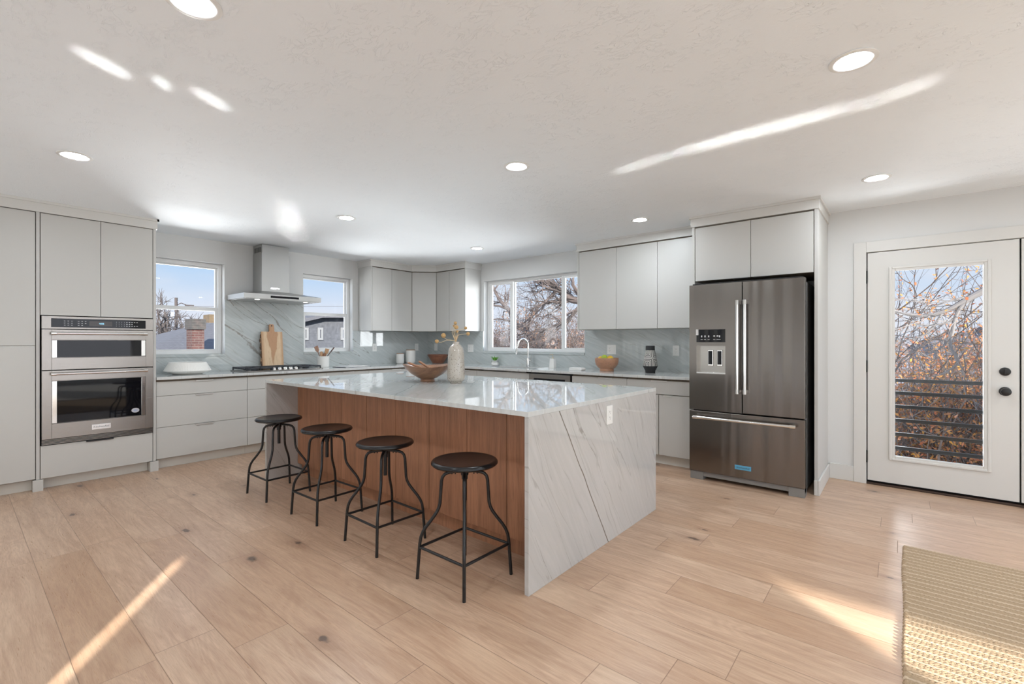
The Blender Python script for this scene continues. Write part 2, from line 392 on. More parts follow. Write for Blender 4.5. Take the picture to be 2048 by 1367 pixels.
M['steel_fridge'] = m_steel('brushed_steel_fridge', (0.215, 0.196, 0.18), 0.24, wavy=0.6)
M['steel_hood'] = m_steel('brushed_steel_hood', (0.50, 0.50, 0.49), 0.33, axis='x')
M['chrome'] = flat('polished_steel', (0.80, 0.79, 0.77), 0.12, 1.0)
M['blackglass'] = flat('black_glass', (0.006, 0.006, 0.008), 0.03, 0.0, spec=0.3)
M['black'] = flat('black_plastic', (0.012, 0.012, 0.013), 0.35)
M['blackmetal'] = flat('black_powder_coat', (0.010, 0.010, 0.011), 0.36)
M['rail'] = flat('black_rail_paint', (0.006, 0.007, 0.010), 0.45)
M['iron'] = flat('cast_iron', (0.035, 0.038, 0.045), 0.42)
M['white'] = flat('white_glaze', (0.80, 0.79, 0.76), 0.22)
M['plate'] = flat('white_plastic', (0.82, 0.82, 0.80), 0.3)
M['slot'] = flat('outlet_slot', (0.10, 0.10, 0.10), 0.5)
M['vinyl'] = flat('window_vinyl', (0.83, 0.83, 0.82), 0.35)
M['ink'] = flat('white_ink', (0.7, 0.7, 0.72), 0.5)
M['darkink'] = flat('dark_ink', (0.05, 0.05, 0.06), 0.5)
M['gap'] = flat('rubber_seal', (0.02, 0.018, 0.017), 0.7)
def m_glass():
    q = NM('window_glass'); lw = q.n('ShaderNodeLayerWeight'); fac_ = q.math('MULTIPLY_ADD', q.math('POWER', lw.outputs['Facing'], 5.0), 0.7, 0.015)
    t = q.n('ShaderNodeBsdfTransparent'); t.inputs[0].default_value = (0.98, 0.99, 0.988, 1)
    g = q.n('ShaderNodeBsdfGlossy'); g.inputs['Roughness'].default_value = 0.0
    m_ = q.n('ShaderNodeMixShader'); q.L(fac_, m_.inputs[0]); q.L(t.outputs[0], m_.inputs[1]); q.L(g.outputs[0], m_.inputs[2])
    q.L(m_.outputs[0], q.out.inputs[0]); return q.m
M['glass'] = m_glass()
def m_emit(name, col, st):
    q = NM(name); e_ = q.n('ShaderNodeEmission'); e_.inputs[0].default_value = tuple(col)+(1,); e_.inputs[1].default_value = st
    q.L(e_.outputs[0], q.out.inputs[0]); return q.m

# ------------------------------------------------------------------ room shell
XL, XR, YB, YF, ZC = -6.25, 7.0, 5.25, -1.0, 2.462
def wall_mesh(axis, t0, t1, a0, a1, z0, z1, holes):
    """slab across axis ('x': plane x=t, spans y; 'y': plane y=t, spans x) with rectangular holes"""
    mb = MB()
    ua = sorted({a0, a1, *[h[0] for h in holes], *[h[1] for h in holes]}); ua = [q for q in ua if a0 <= q <= a1]
    for i in range(len(ua)-1):
        p, r = ua[i], ua[i+1]; mid = (p+r)/2
        zs = [(z0, z1)]
        for h in holes:
            if h[0] <= mid <= h[1]:
                nz = []
                for lo, hi in zs:
                    if h[3] <= lo or h[2] >= hi: nz.append((lo, hi)); continue
                    if h[2] > lo: nz.append((lo, h[2]))
                    if h[3] < hi: nz.append((h[3], hi))
                zs = nz
        for lo, hi in zs:
            if axis == 'x': mb.box(t0, t1, p, r, lo, hi)
            else: mb.box(p, r, t0, t1, lo, hi)
    return mb
W1 = (1.36, 2.105, 1.12, 2.195); W2 = (3.065, 3.81, 1.12, 2.195); W3 = (-4.93, -3.13, 1.12, 2.19)
DR = (-0.245, 1.66, 0.0, 2.068)
struct('floor', MB().box(XL-.2, XR+.2, YF-.2, YB+.2, -0.2, 0), M['floor'])
struct('ceiling', MB().box(XL-.2, XR+.2, YF-.2, YB+.2, ZC, ZC+.2), M['ceiling'])
struct('wall_left', wall_mesh('x', XL-.18, XL, YF, YB, 0, ZC, [W1, W2]), M['wall'])
struct('wall_back', wall_mesh('y', YB, YB+.18, XL-.18, XR+.18, 0, ZC, [W3, DR]), M['wall'])
G1 = (4.536, 6.6, 0.05, 2.23); G2 = (-0.90, -0.452, 0.0, 1.133)  # G2: unseen slit, shaped to let in the narrow sun strip on the floor
G4 = (-5.6, -1.1, 0.3, 2.15); G5 = (-0.3, 4.1, 0.3, 2.15)  # unseen windows added to go with the fill lamps behind the camera
struct('wall_front', wall_mesh('y', YF-.18, YF, XL-.18, XR+.18, 0, ZC, [G1, G2, G4, G5]), M['wall'])
G3 = (0.2, 3.6, 0.1, 2.2)
struct('wall_right', wall_mesh('x', XR, XR+.18, YF, YB, 0, ZC, [G3]), M['wall'])

# ---- windows
def pane(mb, axis, t, a0, a1, z0, z1):
    if axis == 'x': mb.box(t-.002, t+.002, a0, a1, z0, z1)
    else: mb.box(a0, a1, t-.002, t+.002, z0, z1)
def ring(mb, axis, t0, t1, a0, a1, z0, z1, w_):
    wl, wr, wb, wt = w_ if isinstance(w_, tuple) else (w_,)*4
    def b(p, q, lo, hi):
        if axis == 'x': mb.box(t0, t1, p, q, lo, hi)
        else: mb.box(p, q, t0, t1, lo, hi)
    b(a0, a0+wl, z0, z1); b(a1-wr, a1, z0, z1); b(a0+wl, a1-wr, z0, z0+wb); b(a0+wl, a1-wr, z1-wt, z1)
def single_hung(n, W):
    root = struct_root('window_%d' % n, (XL, (W[0]+W[1])/2, W[2]))
    f = MB(); ring(f, 'x', XL-.17, XL-.085, W[0]+.001, W[1]-.001, W[2]+.001, W[3]-.001, .04); f.build('window_frame', M['vinyl'], root, .003)
    u = MB(); ring(u, 'x', XL-.15, XL-.12, W[0]+.041, W[1]-.041, 1.635, W[3]-.041, (.022, .022, .034, .018)); us = u.build('upper_sash', M['vinyl'], root, .002)
    l = MB(); ring(l, 'x', XL-.115, XL-.088, W[0]+.041, W[1]-.041, W[2]+.041, 1.674, (.034, .034, .016, .044)); ls = l.build('lower_sash', M['vinyl'], root, .003)
    g = MB(); pane(g, 'x', XL-.135, W[0]+.055, W[1]-.055, 1.66, W[3]-.052); g.build('glass_pane', M['glass'], us)
    g = MB(); pane(g, 'x', XL-.102, W[0]+.07, W[1]-.07, W[2]+.05, 1.64); g.build('glass_pane', M['glass'], ls)
    s = MB().box(XL-.085, XL+.028, W[0]-.0, W[1]+.0, W[2]-.03, W[2]+.0015); s.build('window_sill', M['stone_left'], root, .002)
single_hung(1, W1); single_hung(2, W2)
root = struct_root('window_3', (-4.03, YB, 1.12))
f = MB(); ring(f, 'y', YB+.085, YB+.16, W3[0]+.001, W3[1]-.001, W3[2]+.001, W3[3]-.001, .03)
f.box(-4.455, -4.425, YB+.09, YB+.155, 1.15, 2.16).box(-3.565, -3.535, YB+.09, YB+.155, 1.15, 2.16); f.build('window_frame', M['vinyl'], root, .003)
for a0, a1, gx0, gx1 in ((-4.9, -4.455, -4.845, -4.48), (-3.535, -3.16, -3.505, -3.2)):
    s = MB(); ring(s, 'y', YB+.09, YB+.12, a0+.001, a1-.001, 1.151, 2.159, (gx0-a0, a1-gx1, .028, .03)); s = s.build('side_sash', M['vinyl'], root, .002)
    g = MB(); pane(g, 'y', YB+.105, gx0-.005, gx1+.005, 1.17, 2.14); g.build('glass_pane', M['glass'], s)
s = MB(); ring(s, 'y', YB+.12, YB+.15, -4.425, -3.565, 1.151, 2.159, .014); s = s.build('centre_sash', M['vinyl'], root, .002)
g = MB(); pane(g, 'y', YB+.135, -4.415, -3.575, 1.16, 2.15); g.build('glass_pane', M['glass'], s)
MB().box(W3[0], W3[1], YB-.03, YB+.085, 1.09, 1.1215).build('window_sill', M['stone_sink'], root, .002)
for n, (ax, W, t) in enumerate((('y', G1, YF-.1), ('y', G2, YF-.1), ('x', G3, XR+.1), ('y', G4, YF-.1), ('y', G5, YF-.1)), 4):
    root = struct_root('window_%d' % n, (W[0], t, W[2]) if ax == 'y' else (t, W[0], W[2]))
    f = MB(); k = .012 if n == 5 else .05; ring(f, ax, t-.03, t+.03, W[0]+.001, W[1]-.001, W[2]+.001, W[3]-.001, k if n != 5 else .002); f.build('window_frame', M['vinyl'], root)
    g = MB(); pane(g, ax, t, W[0]+k, W[1]-k, W[2]+k, W[3]-k); g.build('glass_pane', M['glass'], root)

# ---- glazed balcony door
def door_leaf(n, x0, x1, hinge_side, knob):
    y0, y1 = YB-.008, YB+.036
    root = struct_root('door_%d' % n, (x0, YB, 0))
    gx0, gx1, gz0, gz1 = x0+.19, x1-.195, .272, 1.884
    if n == 2: gx0, gx1 = x0+.195, x1-.19
    l = MB()
    for a, b, lo, hi in ((x0, gx0, .035, 2.055), (gx1, x1, .035, 2.055), (gx0, gx1, .035, gz0), (gx0, gx1, gz1, 2.055)): l.box(a, b, y0, y1, lo, hi)
    l.build('door_leaf', M['trimw'], root)
    m = MB(); ring(m, 'y', y0-.012, y0+.001, gx0-.042, gx1+.042, gz0-.036, gz1+.034, .02); ring(m, 'y', y0-.006, y0+.010, gx0-.026, gx1+.026, gz0-.022, gz1+.02, .026)
    m.build('glass_moulding', M['trimw'], root, .004)
    g = MB(); pane(g, 'y', YB+.014, gx0-.001, gx1+.001, gz0-.001, gz1+.001); g.build('glass_pane', M['glass'], root)
    if knob:
        d = MB(); c = (.624, y0, 1.034)
        d.lathe([(0, .018), (.020, .018), (.030, .014), (.033, 0.0)], seg=32)
        d.box(-.005, .005, -.017, .017, .016, .032).xf(Matrix.Translation(c) @ Matrix.Rotation(R(90), 4, 'X')); d.build('deadbolt', M['blackmetal'], root, smooth=True)
        d = MB(); c = (.624, y0, .880)
        d.lathe([(0, .062), (.022, .062), (.029, .058), (.030, .048), (.024, .036), (.012, .03), (.012, .012), (.030, .010), (.034, .004), (.035, 0)], seg=36).xf(Matrix.Translation(c) @ Matrix.Rotation(R(90), 4, 'X'))
        d.build('door_knob', M['blackmetal'], root, smooth=True)
    for z0, z1 in ((1.785, 1.897), (.995, 1.10), (.191, .298)):
        hx = x0-.004 if hinge_side < 0 else x1+.004
        MB().cyl((hx, y0-.005, z0), (hx, y0-.005, z1), .006, 10).build('hinge', M['blackmetal'], root)
    return root
door_leaf(1, -.227, .701, -1, True)
door_leaf(2, .712, 1.64, 1, False)
struct('trim_1', MB().box(-.326, DR[0]+.008, YB-.02, YB, 0, 2.157).box(DR[0]+.008, 1.655, YB-.02, YB, 2.062, 2.157).box(1.655, 1.74, YB-.02, YB, 0, 2.157), M['trimw'], .002)
struct('trim_2', MB().box(DR[0], DR[0]+.010, YB-.004, YB+.18, 0, DR[3]).box(DR[1]-.010, DR[1], YB-.004, YB+.18, 0, DR[3]).box(DR[0]+.01, DR[1]-.01, YB-.004, YB+.18, DR[3]-.008, DR[3]), M['trimw'])
struct('trim_8', MB().box(DR[0]+.010, DR[0]+.030, YB+.038, YB+.06, .018, DR[3]-.008).box(DR[1]-.030, DR[1]-.010, YB+.038, YB+.06, .018, DR[3]-.008).box(DR[0]+.03, DR[1]-.03, YB+.038, YB+.06, DR[3]-.03, DR[3]-.008).box(.69, .725, YB+.038, YB+.05, .018, DR[3]-.03).box(DR[0]+.03, .69, YB+.038, YB+.05, .018, .055).box(.725, DR[1]-.03, YB+.038, YB+.05, .018, .055), M['gap'])
struct('trim_3', MB().box(DR[0]+.012, DR[1]-.012, YB-.02, YB+.2, 0, .018), flat('bronze_threshold', (.07, .045, .035), .4, .6), .003)
struct('baseboard_back', MB().box(-.509, -.326, YB-.016, YB, 0, .14).box(1.74, XR, YB-.016, YB, 0, .14), M['trimw'], .003)
struct('baseboard_left', MB().box(XL, XL+.016, YF, -.7, 0, .14), M['trimw'], .003)
# juliet balcony behind the door
rr = thing('balcony_railing', 'black metal balcony railing of horizontal bars outside the glazed door', 'railing', (.7, YB+.19, 0))
rails = [.935, .822, .701, .578, .454, .330, .206, .085]
for z in rails: MB().box(-.40, 1.80, YB+.175, YB+.20, z-.030, z).build('rail', M['rail'], rr, .001)
for x in (-.42, 1.80): MB().box(x, x+.02, YB+.17, YB+.205, .03, .96).build('post', M['rail'], rr, .001)
MB().box(-.42, 1.82, YB+.16, YB+.205, .0, .03).build('bottom_plate', M['rail'], rr)

# ------------------------------------------------------------------ lettering
def text_mb(txt, size, ext=0.0006, sx=1.0):
    cu = bpy.data.curves.new('lettering', 'FONT'); cu.body = txt; cu.size = size; cu.extrude = ext; cu.align_x = 'CENTER'; cu.align_y = 'CENTER'
    o = bpy.data.objects.new('lettering', cu); C.objects.link(o); bpy.context.view_layer.update()
    me = bpy.data.meshes.new_from_object(o.evaluated_get(bpy.context.evaluated_depsgraph_get()))
    mb = MB(); mb.add([(v.co.x*sx, v.co.y, v.co.z) for v in me.vertices], [tuple(p.vertices) for p in me.polygons])
    bpy.data.objects.remove(o); bpy.data.curves.remove(cu); bpy.data.meshes.remove(me)
    return mb
def face_px(c): return Matrix.Translation(c) @ Matrix(((0,0,1,0),(1,0,0,0),(0,1,0,0),(0,0,0,1)))     # faces +X, reads along +Y
def face_ny(c): return Matrix.Translation(c) @ Matrix(((1,0,0,0),(0,0,-1,0),(0,1,0,0),(0,0,0,1)))    # faces -Y, reads along +X

# ------------------------------------------------------------------ recessed ceiling lights
lens_m = m_emit('downlight_lens', (0.87, 0.94, 1.0), CAN)
def make_can():
    root = thing('recessed_light', 'x', 'ceiling light', (0, 0, ZC), 'round recessed ceiling lights')
    MB().lathe([(.088, -.001), (.088, -.005), (.083, -.007), (.072, -.0075), (.066, -.006), (.058, -.002), (.060, -.0012)], (0,0,ZC), 48).build('trim_ring', M['plate'], root, smooth=True)
    MB().lathe([(.0585, -.003), (.0, -.003)], (0,0,ZC), 40).build('lens', lens_m, root)
    return root
can0 = make_can()
CANS = [(-1.914, .546, 'round recessed ceiling light cut by the top edge above the left streaks'),
        (-4.078, .510, 'round recessed ceiling light above the tall cabinets at far left'),
        (-4.112, 2.444, 'round recessed ceiling light nearest the range hood'),
        (-4.174, 4.315, 'round recessed ceiling light near the corner cupboards, smallest of all'),
        (-1.966, 4.326, 'round recessed ceiling light in front of the three wall cupboards'),
        (-2.011, 2.465, 'round recessed ceiling light above the middle of the island'),
        (-.135, 4.318, 'round recessed ceiling light above the glazed door'),
        (-.155, 2.449, 'largest recessed ceiling light at upper right beside the long bright streak'),
        (-.15, .5, 'x'), (1.8, .5, 'x'), (1.8, 2.45, 'x'), (1.8, 4.32, 'x'), (3.8, .5, 'x'), (3.8, 2.45, 'x'), (3.8, 4.32, 'x'), (5.8, .5, 'x'), (5.8, 2.45, 'x'), (5.8, 4.32, 'x')]
for i, (x, y, lb) in enumerate(CANS):
    o = can0 if i == 0 else copy_tree(can0)
    o.location = (x, y, ZC); o['label'] = lb if lb != 'x' else 'round recessed ceiling light in the open area behind the camera'

XLc, YBc = XL+.002, YB-.002
# ------------------------------------------------------------------ tall cabinets on the left wall
TX = -5.61
def front(mb_or_none, axis, t, a0, a1, z0, z1, th=.02, g=.0018):
    mb = mb_or_none or MB()
    if axis == 'x': mb.box(t-th, t, a0+g, a1-g, z0+g, z1-g)
    else: mb.box(a0+g, a1-g, t, t+th, z0+g, z1-g)
    return mb
def pull(axis, t, c, z, w_=.16):
    """low edge pull lipped over the top of a front"""
    mb = MB()
    if axis == 'x': mb.box(t-.018, t+.010, c-w_/2, c+w_/2, z-.001, z+.0015).box(t+.008, t+.010, c-w_/2, c+w_/2, z-.012, z)
    else: mb.box(c-w_/2, c+w_/2, t-.010, t+.018, z-.001, z+.0015).box(c-w_/2, c+w_/2, t-.010, t-.008, z-.012, z)
    return mb
M['pull'] = flat('satin_pull', (.78, .77, .74), .3, .5)
r = thing('pantry_cabinet', 'tall white pantry cabinet cut by the left edge, two doors', 'cabinet', (TX-.3, -.05, 0))
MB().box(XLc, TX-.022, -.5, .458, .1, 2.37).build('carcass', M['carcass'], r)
front(None, 'x', TX, -.5, .457, .105, 1.232).build('lower_door', M['cab'], r, .0012)
front(None, 'x', TX, -.5, .457, 1.232, 2.360).build('upper_door', M['cab'], r, .0012)
MB().box(XLc, -5.70, -.5, .458, 0, .1).build('toe_kick', M['toekick'], r)
MB().box(XLc, TX+.002, .460, .482, .1, 2.372).build('side_panel', M['cab'], r, .001)
MB().box(-5.70, TX+.006, .440, .503, 0, .097).build('foot_block', M['cab'], r, .001)
r = thing('oven_cabinet', 'tall white cabinet housing the steel double oven', 'cabinet', (TX-.3, .87, 0))
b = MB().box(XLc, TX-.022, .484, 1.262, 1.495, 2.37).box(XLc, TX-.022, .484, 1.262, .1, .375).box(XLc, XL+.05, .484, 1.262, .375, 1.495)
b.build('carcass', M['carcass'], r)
front(None, 'x', TX, .485, .875, 1.492, 2.360).build('door', M['cab'], r, .0012)
front(None, 'x', TX, .875, 1.262, 1.492, 2.360).build('door', M['cab'], r, .0012)
dr = front(None, 'x', TX, .485, 1.262, .100, .380).build('drawer', M['cab'], r, .0012)
pull('x', TX, .87, .379, .19).build('drawer_pull', M['black'], dr)
MB().box(XLc, -5.702, .505, 1.238, 0, .097).build('toe_kick', M['toekick'], r)
MB().box(XLc, TX+.002, 1.264, 1.286, .1, 2.372).build('side_panel', M['cab'], r, .001)
MB().box(-5.70, TX+.006, 1.240, 1.306, 0, .097).build('foot_block', M['cab'], r, .001)
cr_m = M['trimw']
struct('trim_4', MB().box(XL, TX+.012, -.52, 1.296, 2.364, ZC).box(TX, TX+.024, -.52, 1.308, ZC-.022, ZC).box(XLc, TX+.024, 1.29, 1.308, ZC-.022, ZC), cr_m, .001)

# ---- combination wall oven
r = thing('double_wall_oven', 'stainless steel double wall oven set in the tall white cabinet', 'oven', (TX, .877, .9))
OX = -5.605
o = MB().box(XL+.08, TX-.03, .492, 1.256, .385, 1.488).build('oven_body', M['black'], r)
o = MB().box(TX-.03, OX, .492, 1.260, 1.376, 1.487).build('control_panel', M['steel'], r, .002)
MB().box(OX, OX+.004, .551, 1.203, 1.391, 1.468).build('display_glass', M['blackglass'], o, .001)
MB().box(OX+.004, OX+.0045, .795, .954, 1.407, 1.451).build('screen', flat('display_bezel', (.045, .035, .03), .15), o)
text_mb('4:05', .021).xf(face_px((OX+.0052, .880, 1.429))).build('clock_digits', m_emit('lit_digits', (.35, .75, 1.0), 1.6), o)
ic = MB()
for (ya, cols, rows) in ((.635, 3, 3), (.725, 3, 3), (.995, 9, 3)):
    for i in range(cols):
        for k in range(rows):
            if cols == 9:
                yy = .985+i*.019; wd = .0025 if i < 4 else .010
                if i > 6 and k == 1: continue
            else: yy = ya+i*.023; wd = .010
            if ya == .725 and i == 2 and k == 2: continue
            ic.box(OX+.004, OX+.0046, yy-wd/2, yy+wd/2, 1.447-k*.018-.002, 1.447-k*.018+.002)
ic.build('printed_legend', M['ink'], o)
def oven_door(z0, z1, gz0, gz1, hz, name):
    d = MB(); y0, y1 = .492, 1.260; wy0, wy1 = .553, 1.203
    for a, b_, lo, hi in ((y0, wy0, z0, z1), (wy1, y1, z0, z1), (wy0, wy1, z0, gz0), (wy0, wy1, gz1, z1)): d.box(TX-.03, OX+.012, a, b_, lo, hi)
    d.box(TX-.03, OX-.002, wy0, wy1, gz0, gz1)
    d = d.build(name, M['steel'], r, .0015)
    MB().box(OX-.002, OX+.006, wy0+.034, wy1-.034, gz0+.004, gz1-.004).build('window', M['blackglass'], d, .001)
    for s_ in (0, 1):
        a = wy0+.002 if s_ == 0 else wy1-.034
        MB().box(OX-.002, OX+.009, a, a+.032, gz0+.003, gz1-.003).build('window_side_trim', M['chrome'], d, .002)
    h = MB().cyl((OX+.060, .545, hz), (OX+.060, 1.207, hz), .0105, 20)
    h = h.build('handle', M['chrome'], d, smooth=True)
    for yy in (.562, 1.190):
        MB().box(OX+.010, OX+.060, yy-.011, yy+.011, hz-.010, hz+.010).cyl((OX+.060, yy-.018, hz), (OX+.060, yy+.018, hz), .0135, 20).build('handle_bracket', M['chrome'], h, .002)
    return d
oven_door(1.024, 1.371, 1.126, 1.282, 1.338, 'microwave_door')
d = oven_door(.432, 1.016, .560, .930, .990, 'oven_door')
MB().box(OX+.012, OX+.016, .811, .943, .474, .520).build('badge', M['chrome'], d, .001)
text_mb('KitchenAid', .021, sx=1.15).xf(face_px((OX+.0168, .877, .497))).build('badge_lettering', M['darkink'], d)
MB().lathe([(0, .001), (.030, .001), (.030, 0)], seg=32, sq=.72).xf(face_px((OX+.0062, 1.124, .614))).build('sticker', flat('sticker_paper', (.52, .52, .56), .5), d)
MB().lathe([(0, .0005), (.017, .0005), (.017, 0)], seg=28, sq=.55).xf(face_px((OX+.0073, 1.124, .614))).build('sticker_print', flat('sticker_ink', (.36, .40, .55), .5), d)
v = MB()
for k in range(4): v.box(TX-.02, OX+.010, .492, 1.260, .388+k*.0112, .3925+k*.0112)
v.build('vent_grille', M['steel'], r)
MB().box(TX-.03, OX-.004, .492, 1.260, .384, .431).build('vent_recess', M['black'], r)

# ------------------------------------------------------------------ base cabinets, left wall
BX = -5.63; CT0, CT1 = .888, .917
def base_left(name, label, y0, y1, levels, pulls, side=None):
    r = thing(name, label, 'cabinet', (BX-.3, (y0+y1)/2, 0))
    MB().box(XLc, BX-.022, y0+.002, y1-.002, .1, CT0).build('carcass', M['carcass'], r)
    for i, (z0, z1) in enumerate(levels):
        d = front(None, 'x', BX, y0, y1, z0, z1).build('drawer', M['cab'], r, .0012)
        if pulls: pull('x', BX, (y0+y1)/2, z1-.002).build('drawer_pull', M['pull'], d)
    MB().box(XLc, -5.705, max(y0+.001, 1.308), y1-.001, 0, .1).build('toe_kick', M['toekick'], r)
    return r
LV = ((.105, .415), (.415, .726), (.726, .868))
base_left('drawer_cabinet', 'white three drawer base cabinet under the white faceted bowl', 1.291, 2.128, LV, True)
base_left('drawer_cabinet', 'white base cabinet directly below the gas cooktop', 2.128, 3.066, LV, False)
base_left('drawer_cabinet', 'white base cabinet under the open book, mostly behind the island', 3.066, 3.685, LV, True)
base_left('drawer_cabinet', 'white base cabinet between book cabinet and room corner, behind the island', 3.685, 4.60, LV, True)
# ------------------------------------------------------------------ base cabinets, sink wall
BY = 4.65
def base_back(name, label, x0, x1, fronts, extra=None, z1=CT0):
    r = thing(name, label, 'cabinet', ((x0+x1)/2, BY+.3, 0))
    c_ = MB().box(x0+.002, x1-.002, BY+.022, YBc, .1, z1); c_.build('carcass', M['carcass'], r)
    for nm, a, b_, lo, hi, pc in fronts:
        d = front(None, 'y', BY, a, b_, lo, hi).build(nm, M['cab'], r, .0012)
        if pc is not None: pull('y', BY, pc, hi-.002, .17 if nm == 'drawer' else .085).build('pull', M['pull'], d)
    MB().box(x0+.001, x1-.001, 4.725, YBc, 0, .1).build('toe_kick', M['toekick'], r)
    return r
base_back('corner_cabinet', 'white corner base cabinet near the reddish wood bowl', -5.60, -4.502, [('drawer', -5.60, -4.90, .726, .868, -5.2), ('drawer', -4.90, -4.502, .726, .868, -4.72), ('door', -5.60, -4.502, .105, .726, None)])
base_back('sink_cabinet', 'white sink base cabinet below the faucet', -4.502, -3.59, [('drawer', -4.502, -3.59, .726, .868, None), ('door', -4.502, -4.046, .105, .726, None), ('door', -4.046, -3.59, .105, .726, None)], z1=.66)
base_back('drawer_cabinet', 'white base cabinet between the dishwasher and the door cabinet', -2.958, -2.263, [('drawer', -2.958, -2.263, .726, .868, -2.52), ('drawer', -2.958, -2.263, .415, .726, -2.52), ('drawer', -2.958, -2.263, .105, .415, -2.52)])
base_back('door_cabinet', 'white base cabinet beside the refrigerator under the patterned vase', -2.263, -1.560, [('drawer', -2.263, -1.575, .726, .868, -1.905), ('door', -2.263, -1.912, .105, .722, -2.0), ('door', -1.908, -1.575, .105, .722, -1.815)])
r = thing('dishwasher', 'stainless dishwasher front under the counter right of the sink', 'dishwasher', (-3.27, BY+.3, 0))
MB().box(-3.575, -2.968, BY+.01, YBc, .1, CT0-.01).build('tub', M['black'], r)
dd = MB().box(-3.572, -2.971, BY-.022, BY+.008, .11, .868).build('door', M['steel'], r, .003)
MB().box(-3.50, -3.04, BY-.0235, BY-.0215, .775, .815).build('pocket_handle', M['blackglass'], dd, .001)
MB().box(-3.572, -2.971, BY+.06, YBc, 0, .1).build('kick_plate', M['black'], r)

# ------------------------------------------------------------------ countertop, backsplash
ct = MB()
ct.box(XLc, -5.595, 1.288, YBc, CT0, CT1)
SX0, SX1, SY0, SY1 = -4.45, -3.70, 4.74, 5.06
cy = 4.605
ct.box(-5.595, SX0, cy, YBc, CT0, CT1).box(SX1, -1.556, cy, YBc, CT0, CT1).box(SX0, SX1, cy, SY0, CT0, CT1).box(SX0, SX1, SY1, YBc, CT0, CT1)
tag(ct.build('countertop', M['stone_top'], loc=(-5.9, 4.9, CT0), bevel=.002), 'grey white veined stone worktop running along both walls', 'countertop')
s = MB()
s.box(SX0-.01, SX0, SY0-.01, SY1+.01, .70, CT0).box(SX1, SX1+.01, SY0-.01, SY1+.01, .70, CT0).box(SX0-.01, SX1+.01, SY0-.01, SY0, .70, CT0).box(SX0-.01, SX1+.01, SY1, SY1+.01, .70, CT0).box(SX0-.01, SX1+.01, SY0-.01, SY1+.01, .69, .70)
tag(s.build('kitchen_sink', M['steel'], loc=(-4.07, 4.9, .69)), 'undermount steel sink basin below the wide window', 'sink')
# faucet
FXX, FY = -3.975, 5.125
r = thing('kitchen_faucet', 'chrome gooseneck faucet standing behind the sink', 'faucet', (FXX, FY, CT1))
MB().lathe([(0, 0), (.029, 0), (.029, .012), (.024, .016), (.024, .10), (.021, .125), (.0135, .13), (0, .13)], (FXX, FY, CT1), 28).build('base', M['chrome'], r, smooth=True)
pts = [(FXX, FY, CT1+.12), (FXX, FY, CT1+.27)]
for k in range(0, 13):
    a = R(180*k/12); pts.append((FXX-.02*(1-math.cos(a))/2, FY-.105*(1-math.cos(a)), CT1+.285+.105*math.sin(a)))
pts.append((FXX-.024, FY-.212, CT1+.255))
MB().tube(pts, .0115, 16).build('spout', M['chrome'], r, smooth=True)
MB().cyl((FXX-.024, FY-.212, CT1+.262), (FXX-.028, FY-.220, CT1+.175), .0145, 18, .017).build('spray_head', M['chrome'], r, smooth=True)
MB().cyl((FXX+.02, FY, CT1+.085), (FXX+.052, FY, CT1+.085), .014, 16).cyl((FXX+.046, FY, CT1+.09), (FXX+.062, FY-.01, CT1+.165), .006, 12, .0045).build('lever', M['chrome'], r, smooth=True)

bl = MB()
for a, b_, lo, hi in ((1.288, W1[0], CT1, 1.424), (W1[0], W1[1], CT1, 1.09), (W1[1], W2[0], CT1, 1.766), (W2[0], W2[1], CT1, 1.09), (W2[1], YB-.0005, CT1, 1.424)): bl.box(XLc, XL+.02, a, b_, lo, hi)
tag(bl.build('backsplash', M['stone_left'], loc=(XL, 3.2, CT1)), 'grey veined stone backsplash on the hood wall', 'backsplash', None)
bs = MB()
for a, b_, lo, hi in ((XL+.021, W3[0], CT1, 1.424), (W3[0], W3[1], CT1, 1.09), (W3[1], -1.548, CT1, 1.414)): bs.box(a, b_, YB-.02, YBc, lo, hi)
tag(bs.build('backsplash', M['stone_sink'], loc=(-3.8, YB, CT1)), 'grey veined stone backsplash on the sink window wall', 'backsplash', None)

# ------------------------------------------------------------------ wall cupboards
UZ0, UZ1 = 1.425, 2.352; UD = .34
XF, YFc = XL+UD, YB-UD                     # front planes
LA = YB-.61; LBx = XL+.61                  # where the diagonal front starts
def upper(name, label, axis, a0, a1, splits, z0, z1, t, back, end=None):
    loc = (t, (a0+a1)/2, z0) if axis == 'x' else ((a0+a1)/2, t, z0)
    r = thing(name, label, 'cabinet', loc)
    k = MB()
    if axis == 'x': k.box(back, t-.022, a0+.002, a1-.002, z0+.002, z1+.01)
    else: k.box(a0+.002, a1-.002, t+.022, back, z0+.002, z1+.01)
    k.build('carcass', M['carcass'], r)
    k = MB()
    if axis == 'x': k.box(back, t-.022, a0+.002, a1-.002, z0, z0+.002)
    else: k.box(a0+.002, a1-.002, t+.022, back, z0, z0+.002)
    k.build('bottom_panel', M['cab'], r)
    ss = [a0]+list(splits)+[a1]
    for i in range(len(ss)-1): front(None, axis, t, ss[i], ss[i+1], z0, z1).build('door', M['cab'], r, .0012)
    return r
r = upper('wall_cabinet', 'white two door wall cupboard right of the second window', 'x', 3.925, LA, [4.265], UZ0, UZ1, XF, XL+.001)
MB().box(XL+.001, XF+.002, 3.903, 3.923, UZ0-.003, UZ1+.012).build('end_panel', M['cab'], r, .001)
r = upper('wall_cabinet', 'white two door wall cupboard left of the sink window', 'y', LBx, -5.012, [-5.345], UZ0, UZ1, YFc, YB-.001)
MB().box(-5.010, -4.990, YFc-.002, YB-.001, UZ0-.003, UZ1+.012).build('end_panel', M['cab'], r, .001)
r = thing('corner_wall_cabinet', 'white diagonal corner wall cupboard with one door', 'cabinet', (XL+.3, YB-.3, UZ0))
